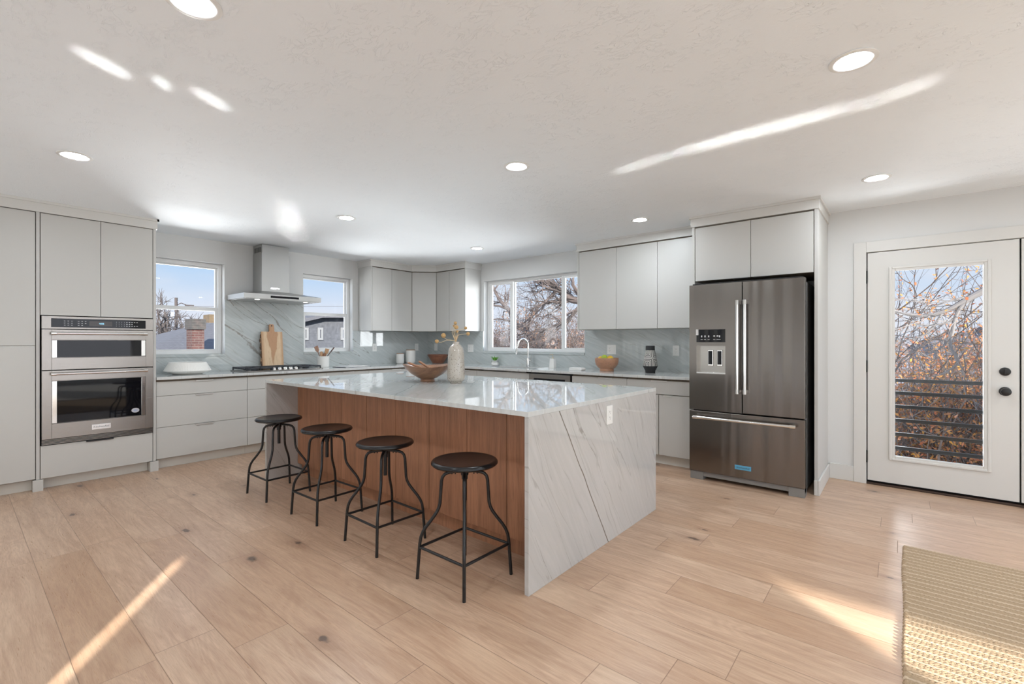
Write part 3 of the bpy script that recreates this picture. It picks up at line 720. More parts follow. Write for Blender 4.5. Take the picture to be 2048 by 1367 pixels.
poly = [(XL+.001, LA+.002), (XF-.03, LA+.002), (LBx-.002, YFc+.03), (LBx-.002, YB-.001), (XL+.001, YB-.001)]
MB().prism(poly, 'z', UZ0+.002, UZ1+.01).build('carcass', M['carcass'], r)
MB().prism(poly, 'z', UZ0, UZ0+.002).build('bottom_panel', M['cab'], r)
pa, pb = Vector((XF, LA+.002)), Vector((LBx-.002, YFc)); dv = (pb-pa).normalized(); nv = Vector((-dv.y, dv.x)); pa2, pb2 = pa+dv*.003, pb-dv*.003
MB().prism([tuple(pa2), tuple(pb2), tuple(pb2+nv*.02), tuple(pa2+nv*.02)], 'z', UZ0+.002, UZ1-.002).build('door', M['cab'], r, .0012)
cp = [(XL, 3.893), (XF+.01, 3.893), (XF+.01, LA-.004), (LBx+.004, YFc-.01), (-4.982, YFc-.01), (-4.982, YB), (XL, YB)]
cp2 = [(XL, 3.881), (XF+.022, 3.881), (XF+.022, LA-.009), (LBx+.009, YFc-.022), (-4.970, YFc-.022), (-4.970, YB), (XL, YB)]
struct('trim_5', MB().prism(cp, 'z', 2.364, ZC).prism(cp2, 'z', ZC-.022, ZC), cr_m, .001)
r = upper('wall_cabinet', 'white three door wall cupboard between sink window and refrigerator', 'y', -3.022, -1.552, [-2.522, -2.033], 1.410, UZ1, YFc, YB-.001)
MB().box(-3.044, -3.024, YFc-.002, YB-.001, 1.407, UZ1+.012).build('end_panel', M['cab'], r, .001)
struct('trim_6', MB().box(-3.052, -1.549, YFc-.010, YB, 2.364, ZC).box(-3.064, -1.549, YFc-.022, YB, ZC-.022, ZC), cr_m, .001)
# fridge surround
PYF = 4.57
r = thing('refrigerator_surround', 'white side panels and two door bridge cupboard around the refrigerator', 'cabinet', (-1.03, 4.9, 0))
MB().box(-1.545, -1.520, PYF, YB-.001, 0, 2.364).build('side_panel', M['cab'], r, .001)
MB().box(-.549, -.524, PYF, YB-.001, 0, 2.364).build('side_panel', M['cab'], r, .001)
MB().box(-1.518, -.551, PYF+.022, YB-.001, 1.845, 2.362).build('carcass', M['carcass'], r)
for a, b_ in ((-1.516, -1.029), (-1.029, -.553)):
    d = front(None, 'y', PYF, a, b_, 1.842, UZ1).build('door', M['cab'], r, .0012)
    c_ = b_-.085 if a < -1.2 else a+.085
    MB().box(c_-.06, c_+.06, PYF-.010, PYF+.015, 1.836, 1.842).build('pull', M['black'], d)
struct('trim_7', MB().box(-1.556, -.514, PYF-.010, YB, 2.364, ZC).box(-1.568, -.502, PYF-.022, YB, ZC-.022, ZC), cr_m, .001)
struct('baseboard_right', MB().box(-.524, -.509, PYF-.015, YB, 0, .125).box(-.550, -.524, PYF-.015, PYF, 0, .125), M['trimw'], .003)

# ------------------------------------------------------------------ refrigerator
r = thing('refrigerator', 'stainless steel french door refrigerator with bottom freezer drawer', 'refrigerator', (-1.05, 4.8, 0))
RX0, RX1, RY = -1.512, -.590, 4.40
MB().box(RX0+.012, RX1-.012, RY+.075, YB-.06, .03, 1.765).build('body', flat('dark_grey_case', (.16, .155, .15), .5), r, .004)
MB().box(RX0+.02, RX1-.02, RY+.058, RY+.077, .09, 1.76).build('door_seal', M['gap'], r)
sp = -1.059
DX0, DX1, DZ0, DZ1 = -1.447, -1.197, .985, 1.228
d = MB()
for a, b_, lo, hi in ((RX0, DX0, .642, 1.787), (DX1, sp-.003, .642, 1.787), (DX0, DX1, .642, DZ0), (DX0, DX1, DZ1, 1.787)): d.box(a, b_, RY, RY+.058, lo, hi)
d = d.build('left_door', M['steel_fridge'], r)
n = MB().box(DX0, DX1, RY+.055, RY+.058, DZ0, DZ1); n.box(DX0, DX0+.002, RY+.001, RY+.055, DZ0, DZ1).box(DX1-.002, DX1, RY+.001, RY+.055, DZ0, DZ1).box(DX0, DX1, RY+.001, RY+.055, DZ1-.002, DZ1)
n.build('dispenser_niche', flat('niche_steel', (.45, .43, .40), .25, .9), d)
MB().box(DX0, DX1, RY-.002, RY+.055, DZ0-.010, DZ0+.004).build('drip_tray', M['chrome'], d, .001)
for cx in (-1.335, -1.255):
    MB().box(cx-.022, cx+.022, RY+.035, RY+.050, 1.045, 1.190).build('dispenser_lever', M['chrome'], d, .003)
    MB().box(cx-.017, cx+.017, RY+.031, RY+.036, 1.060, 1.182).build('lever_pad', M['blackglass'], d, .001)
p = MB().box(DX0, DX1, RY-.003, RY+.001, 1.261, 1.377).build('control_display', M['blackglass'], d, .001)
ic = MB()
for k, xx in enumerate((-1.400, -1.370, -1.338, -1.290, -1.262, -1.245)):
    if k in (3, 4): ic.box(xx-.007, xx+.007, RY-.0036, RY-.003, 1.312, 1.322)
    else: ic.box(xx-.005, xx+.005, RY-.0036, RY-.003, 1.306, 1.322)
    ic.box(xx-.009, xx+.009, RY-.0036, RY-.003, 1.284, 1.287)
ic.build('display_icons', M['ink'], d)
MB().box(DX0-.004, DX0+.018, RY-.0045, RY-.003, 1.325, 1.378).build('tape_tab', flat('tab', (.7, .7, .7), .4), d)
def vhandle(x, par):
    h = MB().cyl((x, RY-.060, .815), (x, RY-.060, 1.625), .0135, 20).build('handle', M['chrome'], par, smooth=True)
    for z in (.835, 1.605): MB().cyl((x, RY-.060, z-.020), (x, RY-.060, z+.020), .0165, 20).box(x-.010, x+.010, RY-.060, RY, z-.012, z+.012).build('handle_bracket', M['chrome'], h, .001)
vhandle(-1.086, d)
d = MB().box(sp+.003, RX1, RY, RY+.058, .642, 1.787).build('right_door', M['steel_fridge'], r, .004)
vhandle(-1.026, d)
MB().box(RX0+.02, RX1-.02, RY+.03, RY+.09, 1.787, 1.800).build('hinge_cover', M['black'], r)
d = MB().box(RX0, RX1, RY, RY+.058, .078, .632).build('freezer_drawer', M['steel_fridge'], r, .004)
h = MB().cyl((-1.462, RY-.060, .580), (-.648, RY-.060, .580), .0135, 20).build('handle', M['chrome'], d, smooth=True)
for x in (-1.44, -.67): MB().cyl((x-.02, RY-.06, .58), (x+.02, RY-.06, .58), .0165, 20).box(x-.012, x+.012, RY-.06, RY, .570, .590).build('handle_bracket', M['chrome'], h, .001)
MB().box(-1.118, -.987, RY-.003, RY, .151, .189).build('badge', flat('blue_badge_film', (.10, .36, .56), .3), d, .001)
text_mb('KitchenAid', .019, sx=1.2).xf(face_ny((-1.052, RY-.0036, .170))).build('badge_lettering', M['darkink'], d)
MB().box(RX0+.005, RX1-.005, RY+.02, RY+.10, .032, .074).box(RX0+.005, RX0+.12, RY+.012, RY+.12, 0, .074).box(RX1-.12, RX1-.005, RY+.012, RY+.12, 0, .074).build('base_grille', flat('grey_grille', (.22, .21, .20), .5), r, .002)

# ------------------------------------------------------------------ island
IX0, IX1, IY0, IY1, IZ = -4.464, -1.422, 1.838, 3.409, .918
r = thing('kitchen_island', 'large kitchen island with pale stone waterfall ends and walnut back', 'kitchen island', (-2.94, 2.6, 0))
MB().box(IX0, IX1, IY0, IY1, IZ-.026, IZ).build('countertop', M['stone_island'], r, .0012)
MB().box(IX1-.026, IX1, IY0, IY1, 0, IZ-.0262).build('waterfall_panel', M['stone_end'], r, .0012)
MB().box(IX0, IX0+.026, IY0, IY1, 0, IZ-.0262).build('waterfall_panel', M['stone_end'], r, .0012)
xs = [IX0+.027, -4.029, -3.66, -3.277, -2.897, -2.517, -2.145, -1.81, IX1-.027]
pn = MB()
for a, b_ in zip(xs[:-1], xs[1:]): pn.box(a+.002, b_-.002, 2.124, 2.142, .105, IZ-.027)
pn.build('walnut_panel', M['walnut'], r, .0008)
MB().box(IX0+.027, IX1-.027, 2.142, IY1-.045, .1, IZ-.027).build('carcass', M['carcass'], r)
MB().box(IX0+.027, IX1-.027, 2.165, IY1-.09, 0, .1).build('toe_kick', M['walnut'], r)
for k in range(5):
    a = IX0+.027+k*(IX1-IX0-.054)/5; b_ = a+(IX1-IX0-.054)/5
    MB().box(a+.002, b_-.002, IY1-.044, IY1-.024, .105, IZ-.05).build('door', M['cab'], r, .001)

# ------------------------------------------------------------------ outlets and switches
def outlet(face, c, kinds, label, cat='outlet'):
    """kinds: string of d (duplex), s (rocker switch)"""
    w_ = .046*len(kinds)+.030; h = .118
    F = face(c); r = thing('wall_outlet' if 'd' in kinds else 'light_switch', label, cat if 'd' in kinds else 'switch', c)
    def put(mb, name, m, par, bv=0): return mb.xf(F).build(name, m, par, bv)
    put(MB().box(-w_/2, w_/2, -h/2, h/2, 0, .005), 'plate', M['plate'], r, .0015)
    for i, k in enumerate(kinds):
        x = (i-(len(kinds)-1)/2)*.046
        b_ = put(MB().box(x-.0165, x+.0165, -.033, .033, .005, .0075), 'receptacle' if k == 'd' else 'rocker', M['plate'], r, .0008)
        if k == 'd':
            q = MB()
            for zz in (-.017, .017): q.box(x-.007, x-.005, zz-.001, zz+.008, .0075, .0079).box(x+.005, x+.007, zz-.001, zz+.006, .0075, .0079).cyl((x, zz-.008, .0074), (x, zz-.008, .0079), .0025, 10)
            put(q, 'slots', M['slot'], b_)
    return r
outlet(face_px, (XL+.0201, 4.175, 1.174), 'd', 'white outlet on the stone left of the white canisters')
outlet(face_px, (XL+.0201, 4.985, 1.172), 'd', 'white outlet right behind the larger white canister')
outlet(face_ny, (-6.02, YB-.0201, 1.173), 's', 'white switch plate just right of the room corner')
outlet(face_ny, (-5.197, YB-.0201, 1.159), 'ds', 'wide white outlet plate between speckled vase and sink window')
outlet(face_ny, (-2.748, YB-.0201, 1.168), 'ds', 'white outlet and rocker switch plate above the fruit bowl')
outlet(face_ny, (-1.946, YB-.0201, 1.164), 'd', 'white outlet on the backsplash beside the refrigerator')
r = outlet(face_px, (IX1+.0001, 2.673, .803), 'd', 'white outlet set in the stone end panel of the island')
for ch in r.children_recursive: ch.scale = (1, 1.0, 1)

# ------------------------------------------------------------------ unseen additions: curtains that stop the sun, pale carpet for bounce
def m_sheer():
    q = NM('sun_block_sheer'); d = q.n('ShaderNodeBsdfDiffuse'); d.inputs[0].default_value = (.8, .8, .78, 1)
    t = q.n('ShaderNodeBsdfTranslucent'); t.inputs[0].default_value = (.40, .40, .39, 1); m_ = q.n('ShaderNodeMixShader'); m_.inputs[0].default_value = .5
    q.L(d.outputs[0], m_.inputs[1]); q.L(t.outputs[0], m_.inputs[2]); q.L(m_.outputs[0], q.out.inputs[0]); return q.m
sheer = m_sheer()
def curtain(x0, x1, y, label):
    n = int((x1-x0)/.03); mb = MB(); vs = []
    for i in range(n+1):
        x = x0+(x1-x0)*i/n; yy = y+.025*math.sin(i*1.1)
        vs += [(x, yy, .04), (x, yy, 2.34)]
    mb.add(vs, [(2*i, 2*i+2, 2*i+3, 2*i+1) for i in range(n)])
    tag(mb.build('sun_block_sheer', sheer, loc=((x0+x1)/2, y, 0), smooth=True), label, 'curtain', 'sheer curtains added behind the camera to stop the sun')
for x0, x1 in ((-5.8, -3.35), (-3.35, -0.9), (-.42, 1.9), (1.9, 4.3)):
    curtain(x0, x1, YF+.06, 'white sheer curtain added behind the camera to stop direct sun')
tag(MB().box(2.5, 6.9, -.9, 5.1, .001, .018).build('bounce_rug', flat('cream_wool', (.74, .71, .66), .9), loc=(4.7, 2.1, 0)), 'unseen cream rug added right of the frame to bounce light upward', 'rug')  # added reflector: its pale surface lightens the ceiling on the right

# ------------------------------------------------------------------ range hood
r = thing('range_hood', 'stainless chimney range hood between the two left windows', 'range hood', (-5.98, 2.585, 1.77))
HX, HY0, HY1 = -5.735, 2.131, 3.050
hc = (HY0+HY1)/2
b = MB().box(XL+.003, HX, HY0, HY1, 1.768, 1.826)
b = b.build('canopy', M['steel_hood'], r, .001)
n0 = [(XL+.003, HY0, 1.826), (HX, HY0, 1.826), (HX, HY1, 1.826), (XL+.003, HY1, 1.826)]
n1 = [(XL+.003, 2.425, 1.885), (-5.985, 2.425, 1.885), (-5.985, 2.757, 1.885), (XL+.003, 2.757, 1.885)]
MB().add(n0+n1, [(0, 1, 5, 4), (1, 2, 6, 5), (2, 3, 7, 6), (3, 0, 4, 7), (4, 5, 6, 7)]).build('sloped_top', M['steel_hood'], b)
MB().box(HX, HX+.002, 2.423, 2.760, 1.785, 1.810).build('control_strip', M['blackglass'], b)
MB().box(XL+.02, HX-.02, HY0+.02, HY1-.02, 1.762, 1.768).build('filter_panel', flat('filter_steel', (.55, .55, .55), .35, .9), b)
for y in (2.30, 2.88): MB().lathe([(0, 0), (.025, 0), (.028, .004)], (HX-.07, y, 1.760), 20).build('hood_lamp', m_emit('hood_lamp_glow', (1, .95, .85), 6.0), b)
ch = MB().box(XL+.003, -5.985, 2.425, 2.757, 1.88, ZC-.11).box(XL+.003, -5.988, 2.429, 2.753, ZC-.11, ZC-.006).build('chimney', M['steel_hood'], r, .001)
MB().box(-5.985, -5.983, 2.525, 2.640, 1.912, 1.934).build('badge', M['chrome'], ch)
text_mb('KitchenAid', .016, sx=1.15).xf(face_px((-5.9824, 2.5825, 1.923))).build('badge_lettering', M['darkink'], ch)
v = MB()
for k in range(6): v.box(XL+.045+k*.032, XL+.058+k*.032, 2.4275, 2.4295, 2.365, 2.425)
v.build('vent_slots', M['black'], ch)

# ------------------------------------------------------------------ gas cooktop
r = thing('gas_cooktop', 'stainless gas cooktop with dark cast iron grates', 'cooktop', (-5.93, 2.58, CT1))
KX0, KX1, KY0, KY1 = -6.125, -5.66, 2.125, 3.04
MB().box(KX0, KX1, KY0, KY1, CT1, CT1+.012).build('tray', M['steel'], r, .004)
for k in range(3):
    y0 = KY0+.015+k*.297; y1 = y0+.290; x1 = KX1-.03 if k != 1 else KX1-.11
    g = MB(); z0, z1 = CT1+.034, CT1+.048
    ring_pts = ((KX0+.02, x1, y0, y0+.012), (KX0+.02, x1, y1-.012, y1), (KX0+.02, KX0+.032, y0, y1), (x1-.012, x1, y0, y1))
    for a, b_, c_, d_ in ring_pts: g.box(a, b_, c_, d_, z0, z1)
    xm = (KX0+.02+x1)/2
    g.box(xm-.006, xm+.006, y0, y1, z0, z1); g.box(KX0+.02, x1, (y0+y1)/2-.005, (y0+y1)/2+.005, z0, z1)
    m_ = 8
    for i in range(m_):
        xx = KX0+.055+i*(x1-KX0-.09)/(m_-1)
        g.box(xx-.005, xx+.005, y0-.003, y0+.06, z0-.006, z1+.001).box(xx-.005, xx+.005, y1-.06, y1+.003, z0-.006, z1+.001)
    for xx in (KX0+.026, x1-.006):
        for yy in (y0+.006, y1-.006): g.box(xx-.006, xx+.006, yy-.006, yy+.006, CT1+.012, z0)
    g.build('grate', M['iron'], r, .0015)
for xx, yy, rr_ in ((-6.05, 2.28, .034), (-5.82, 2.28, .042), (-5.97, 2.585, .055), (-6.05, 2.89, .034), (-5.82, 2.89, .042)):
    MB().lathe([(0, .022), (rr_*.7, .022), (rr_*.8, .017), (rr_, .015), (rr_, .0)], (xx, yy, CT1+.011), 28).build('burner', M['iron'], r, smooth=True)
for k in range(5):
    yy = 2.585+(k-2)*.066
    MB().lathe([(0, .030), (.017, .030), (.020, .026), (.021, .006), (.024, .004), (.024, 0)], (KX1-.055, yy, CT1+.012), 24).box(KX1-.055-.018, KX1-.055+.018, yy-.003, yy+.003, CT1+.04, CT1+.046).build('knob', M['chrome'], r, smooth=True)

# ------------------------------------------------------------------ things on the counters
def lathe_thing(name, prof, c, mat, label, cat, seg=48, group=None, sq=1.0):
    return tag(MB().lathe(prof, c, seg, sq).build(name, mat, loc=c, smooth=True), label, cat, group)
def m_ribbed():
    q = NM('ribbed_ceramic'); p = q.obj(); x, y, z = q.sepx(p)
    a = q.n('ShaderNodeMath', operation='ARCTAN2'); q.L(y, a.inputs[0]); q.L(x, a.inputs[1])
    h = q.math('SINE', q.math('MULTIPLY', a.outputs[0], 90.0))
    return q.pbr((.86, .845, .81), .55, normal=q.bump(h, .22, .0015))
lathe_thing('faceted_bowl', [(0, 0), (.130, 0), (.140, .006), (.210, .033), (.216, .040), (.172, .122), (.168, .127), (.163, .124), (.200, .045), (.125, .012), (0, .012)], (-5.93, 1.640, CT1), m_ribbed(), 'white ribbed faceted ceramic bowl on the counter beside the tall cabinet', 'bowl', 64)
# cutting board leaning on the backsplash
def m_board():
    q = NM('acacia_board'); p = q.obj(); x, y, z = q.sepx(p)
    cx = q.math('ABSOLUTE', q.math('ADD', y, q.math('MULTIPLY', q.math('SUBTRACT', q.noise(p, 6, 3), .5), .09)))
    tri = q.math('SUBTRACT', cx, q.math('MULTIPLY_ADD', z, .16, -.008))
    heart = q.rng(tri, -.006, .010, 1, 0, True)
    colr = q.mix(heart, (.72, .53, .34), (.50, .28, .15))
    edge = q.rng(q.math('ABSOLUTE', y), .085, .125, 0, .8, True); colr = q.mix(edge, colr, (.52, .29, .15))
    gr = q.noise(q.comb(x, q.math('MULTIPLY', y, 14), q.math('MULTIPLY', z, 1.6)), 6, 4, .6, 1.0)
    colr = q.mix(q.rng(gr, .45, .75, 0, .35), colr, (.34, .18, .09))
    return q.pbr(colr, .5)
bo = MB(); w_, h_ = .130, .475
out = [(-w_, 0)]
for i in range(11): out.append((-w_-.008+.007*math.sin(i*2.1)+.004*math.sin(i*5.3), .02+i*.042))
out += [(-w_, h_), (-.036, h_), (-.031, h_+.012), (-.029, h_+.085), (-.020, h_+.096), (.020, h_+.096), (.029, h_+.085), (.031, h_+.012), (.036, h_), (w_, h_), (w_, 0)]
bo.prism(out, 'x', 0, .022)
ba = MB().cyl((.021, 0, h_+.075), (.0235, 0, h_+.075), .008, 16)
lean = Matrix.Translation((-6.165, 2.632, CT1+.001)) @ Matrix.Rotation(R(-6.0), 4, 'Y')
brd = bo.build('cutting_board', m_board(), bevel=.002); brd.matrix_world = lean
tag(brd, 'live edge wooden cutting board with handle leaning behind the cooktop', 'cutting board')
ORG[brd.name] = Vector((0, 0, 0)); h = ba.build('hanging_hole', M['black'], brd)
bk = MB()
for i in range(14):
    z = .02+i*.031; bk.box(.001, .023, -w_-.013+.006*math.sin(i*2.1+.3), -w_-.001, z-.016, z+.016)
bk.build('bark_edge', flat('bark', (.13, .075, .045), .9), brd, .002)
# utensil crock and its tools
c = (-6.07, 3.258, CT1)
cr = MB(); cr.lathe([(0, 0), (.074, 0), (.078, .004), (.079, .148), (.076, .150), (.073, .147), (.072, .008), (0, .008)], c, 48)
for i in range(3):
    for k in range(14):
        a = 2*math.pi*k/14+i*.2; cr.ball((c[0]+.079*math.cos(a), c[1]+.079*math.sin(a), c[2]+.135-i*.012-.008*abs(math.sin(a*3))), .0032, 4)
tag(cr.build('utensil_crock', M['white'], loc=c, smooth=True), 'white ceramic crock with beaded dots holding kitchen utensils', 'crock')
wd_l = m_wood('beech', (.52, .31, .16), (.42, .23, .12), 'z', 2, .5); wd_d = m_wood('cherry', (.34, .18, .11), (.25, .12, .07), 'z', 2, .5)
def utensil(name, base, tip, head, mat, label, cat, up=0.0):
    base = Vector(base); tip = Vector(tip); d = (tip-base).normalized(); L_ = (tip-base).length
    mb = MB()
    side = Vector((0, 1, 0)); side = (side-d*side.dot(d)).normalized(); nn = d.cross(side)
    def q_(t, s_, e_): return tuple(base+d*t+side*s_+nn*e_)
    mb.tube([base, base+d*(L_-.07)], [.006, .0055], 10)
    if head == 'spatula':
        pr = [(L_-.085, .008), (L_-.06, .026), (L_-.0, .030), (L_-.003, -.026), (L_-.055, -.024), (L_-.085, -.008)]
    elif head == 'spoon':
        pr = [(L_-.075+.0375*(1-math.cos(2*math.pi*k/14)), .024*math.sin(2*math.pi*k/14)+.0001) for k in range(14)]
    else: pr = [(L_-.08, .007), (L_, .007), (L_, -.007), (L_-.08, -.007)]
    n = len(pr); th = .004
    vs = [q_(t, s_, -th) for t, s_ in pr]+[q_(t, s_, th) for t, s_ in pr]
    mb.add(vs, [tuple(reversed(range(n))), tuple(range(n, 2*n))]+[(i, (i+1) % n, n+(i+1) % n, n+i) for i in range(n)])
    return tag(mb.build(name, mat, loc=tuple(base), smooth=True), label, cat)
zt = CT1
utensil('wooden_turner', (c[0]+.02, c[1]-.005, zt+.012), (c[0]-.005, c[1]-.105, zt+.285), 'spatula', wd_d, 'dark wooden turner leaning left in the utensil crock', 'utensil')
utensil('wooden_spoon', (c[0]+.03, c[1]-.01, zt+.012), (c[0]+.01, c[1]-.035, zt+.215), 'spoon', wd_l, 'slim pale wooden spoon half hidden beside the dark turner', 'utensil')
utensil('wooden_spoon', (c[0]-.01, c[1]+.0, zt+.012), (c[0]+.035, c[1]+.005, zt+.195), 'spoon', wd_d, 'short round wooden spoon at the middle of the crock', 'utensil')
utensil('wooden_spatula', (c[0]-.02, c[1]-.005, zt+.012), (c[0]+.0, c[1]+.060, zt+.252), 'spatula', wd_l, 'pale square wooden spatula in the utensil crock', 'utensil')
utensil('spreader', (c[0]+.0, c[1]-.05, zt+.012), (c[0]+.01, c[1]+.155, zt+.268), 'stick', flat('dark_handle', (.10, .045, .03), .3), 'dark thin handled spreader leaning right in the crock', 'utensil')
# open book
def open_book(c, rot, label):
    r = thing('open_book', label, 'book', c); Rz = Matrix.Translation(c) @ Matrix.Rotation(rot, 4, 'Z') @ Matrix.Translation((-c[0], -c[1], -c[2]))
    def pg(s_):
        vs = []; n = 10
        for i in range(n+1):
            t = i/n; y = s_*t*.205; z = .006+.018*math.sin(math.pi*min(1, t*1.1))**.7*(1-t*.6)
            vs += [(c[0]-.13, c[1]+y, c[2]+z), (c[0]+.13, c[1]+y, c[2]+z), (c[0]-.13, c[1]+y, c[2]+.003), (c[0]+.13, c[1]+y, c[2]+.003)]
        fs = []
        for i in range(n):
            a = 4*i; b_ = a+4; fs += [(a, b_, b_+1, a+1), (a+2, a+3, b_+3, b_+2), (a, a+2, b_+2, b_), (a+1, b_+1, b_+3, a+3)]
        return MB().add(vs, fs).xf(Rz)
    pg(1).build('pages', flat('paper', (.80, .79, .76), .7), r, smooth=True); pg(-1).build('pages', flat('paper_print', (.70, .70, .68), .7), r, smooth=True)
    MB().box(c[0]-.137, c[0]+.137, c[1]-.215, c[1]+.215, c[2], c[2]+.003).xf(Rz).build('cover', flat('book_cover', (.05, .055, .07), .5), r)
    return r
open_book((-5.83, 3.55, CT1), R(8), 'open book lying on the counter right of the utensil crock')
# canisters
def canister(c, rad, h, label):
    r = thing('canister', label, 'canister', c, None)
    MB().lathe([(0, 0), (rad*.72, 0), (rad*.86, rad*.10), (rad*.96, rad*.36), (rad, rad*.7), (rad, h), (rad*.95, h+.002), (rad*.93, h-.002), (0, h-.004)], c, 40).build('jar', M['white'], r, smooth=True)
    MB().lathe([(rad*.92, h-.002), (rad*.92, h+.010), (rad*.88, h+.013), (0, h+.013)], c, 40).build('lid', flat('cork_lid', (.42, .24, .14), .6), r, smooth=True)
canister((-6.085, 4.545, CT1), .062, .152, 'smaller white lidded canister, left of the pair near the corner')
canister((-6.065, 4.735, CT1), .079, .205, 'larger white lidded canister, right of the pair near the corner')
wr = m_wood('acacia_red', (.33, .13, .07), (.20, .075, .04), 'x', 1.2, .35)
lathe_thing('wooden_bowl', [(0, 0), (.085, 0), (.092, .004), (.170, .135), (.168, .140), (.160, .138), (.08, .012), (0, .012)], (-5.74, 5.03, CT1), wr, 'reddish wooden bowl on the counter just right of the room corner', 'bowl')
# potted plant
c = (-4.60, 5.135, CT1); r = thing('potted_plant', 'small green succulent in a white and glass pot by the sink', 'plant', c)
MB().lathe([(0, 0), (.046, 0), (.054, .006), (.056, .040), (.053, .042), (.0, .042)], c, 32).build('pot_base', M['white'], r, smooth=True)
q = NM('clear_glass'); g_ = q.n('ShaderNodeBsdfGlass'); g_.inputs['IOR'].default_value = 1.2; g_.inputs['Roughness'].default_value = 0; q.L(g_.outputs[0], q.out.inputs[0]); clear = M['glass']
MB().lathe([(.0555, .040), (.053, .085), (.051, .085), (.0535, .041)], c, 32).build('glass_rim', clear, r, smooth=True)
MB().lathe([(0, .07), (.05, .068), (.052, .042)], c, 24).build('pebbles', flat('pale_pebbles', (.55, .53, .50), .9), r)
lf = MB(); rnd = random.Random(3)
for k in range(22):
    a = k*2.4; tilt = .25+.75*(k % 5)/5; L_ = .055+.03*rnd.random()
    d = Vector((math.cos(a)*tilt, math.sin(a)*tilt, 1.15-tilt*.5)).normalized(); sd_ = Vector((-math.sin(a), math.cos(a), 0))
    b0 = Vector(c)+Vector((math.cos(a)*.012, math.sin(a)*.012, .066)); nn = d.cross(sd_)
    m_ = b0+d*L_*.5; tp = b0+d*L_+Vector((math.cos(a), math.sin(a), 0))*.012
    vs = [b0-sd_*.004, b0+sd_*.004, m_+sd_*.0085+nn*.002, m_-sd_*.0085+nn*.002, tp, m_-nn*.004]
    lf.add(vs, [(0, 1, 2, 5), (0, 5, 3), (1, 2, 5), (3, 5, 4), (5, 2, 4), (3, 4, 2)])
tag(lf.build('leaves', flat('succulent_green', (.16, .42, .05), .4), r, smooth=True), kind='stuff')
# soap dispenser
c = (-3.535, 5.09, CT1); r = thing('soap_dispenser', 'white tapered soap dispenser with metal pump behind the sink', 'soap dispenser', c)
n = [(-.039, -.03), (.039, -.03), (.039, .03), (-.039, .03)]
vs = [(c[0]+x, c[1]+y, c[2]) for x, y in n]+[(c[0]+x*.82, c[1]+y*.82, c[2]+.125) for x, y in n]
MB().add(vs, [(3, 2, 1, 0), (4, 5, 6, 7)]+[(i, (i+1) % 4, 4+(i+1) % 4, 4+i) for i in range(4)]).build('bottle', M['white'], r, .004)
MB().cyl((c[0], c[1], c[2]+.125), (c[0], c[1], c[2]+.145), .013, 16).cyl((c[0], c[1], c[2]+.145), (c[0], c[1], c[2]+.175), .004, 10).tube([(c[0]+.008, c[1], c[2]+.178), (c[0]-.02, c[1]-.012, c[2]+.178), (c[0]-.034, c[1]-.02, c[2]+.172)], .0055, 10).build('pump', flat('brass_pump', (.62, .55, .42), .3, .9), r, smooth=True)
# folded towel
c = (-3.045, 4.90, CT1); tw = MB()
for k in range(3):
    z = c[2]+.001+k*.0105; tw.box(c[0]-.085+.003*k, c[0]+.08-.002*k, c[1]-.05, c[1]+.05, z, z+.0095)
tw.cyl((c[0]+.079, c[1]-.05, c[2]+.016), (c[0]+.079, c[1]+.05, c[2]+.016), .0155, 16)
tag(tw.build('folded_towel', flat('white_cotton', (.82, .81, .79), .9), loc=c, bevel=.003), 'folded white towel on the counter between the soap and fruit bowl', 'towel')
# fruit bowl
c = (-2.684, 4.985, CT1); wb = m_wood('mango_wood', (.50, .27, .16), (.40, .20, .12), 'x', .8, .35)
lathe_thing('fruit_bowl', [(0, 0), (.080, 0), (.084, .004), (.082, .030), (.100, .040), (.128, .075), (.139, .115), (.138, .152), (.134, .156), (.130, .150), (.122, .10), (.08, .05), (0, .045)], c, wb, 'round tan wooden footed bowl filled with fruit', 'bowl')
def citrus(cc, rr_, col, label, sc=(1, 1, 1.0), cat='fruit', nm='lemon'):
    q = NM(nm+'_skin'); h = q.noise(q.obj(), 160, 2); m_ = q.pbr(col, .4, normal=q.bump(h, .25, .002))
    tag(MB().ball(cc, rr_, 10, sc).build(nm, m_, loc=cc, smooth=True), label, cat)
cx, cyy, cz = c
citrus((cx-.012, cyy-.035, cz+.158), .036, (.42, .55, .05), 'green apple on top of the fruit bowl', nm='green_apple')
citrus((cx-.072, cyy-.01, cz+.140), .034, (.75, .45, .04), 'yellow lemon at the left of the fruit bowl', (1.15, 1, 1))
citrus((cx+.045, cyy+.0, cz+.148), .035, (.80, .48, .03), 'yellow lemon right behind the green apple', (1.15, 1, 1))
citrus((cx+.085, cyy-.03, cz+.136), .026, (.50, .50, .06), 'small greenish lime at the right rim of the fruit bowl', nm='lime')
citrus((cx+.0, cyy+.06, cz+.135), .036, (.75, .42, .04), 'yellow lemon at the back of the fruit bowl', (1, 1.1, 1))
citrus((cx-.04, cyy-.075, cz+.118), .033, (.74, .40, .04), 'yellow lemon low at the front of the fruit bowl', (1, 1.1, 1))
citrus((cx+.0, cyy-.0, cz+.085), .038, (.74, .40, .04), 'yellow lemon hidden at the bottom of the fruit bowl', (1, 1.1, 1))
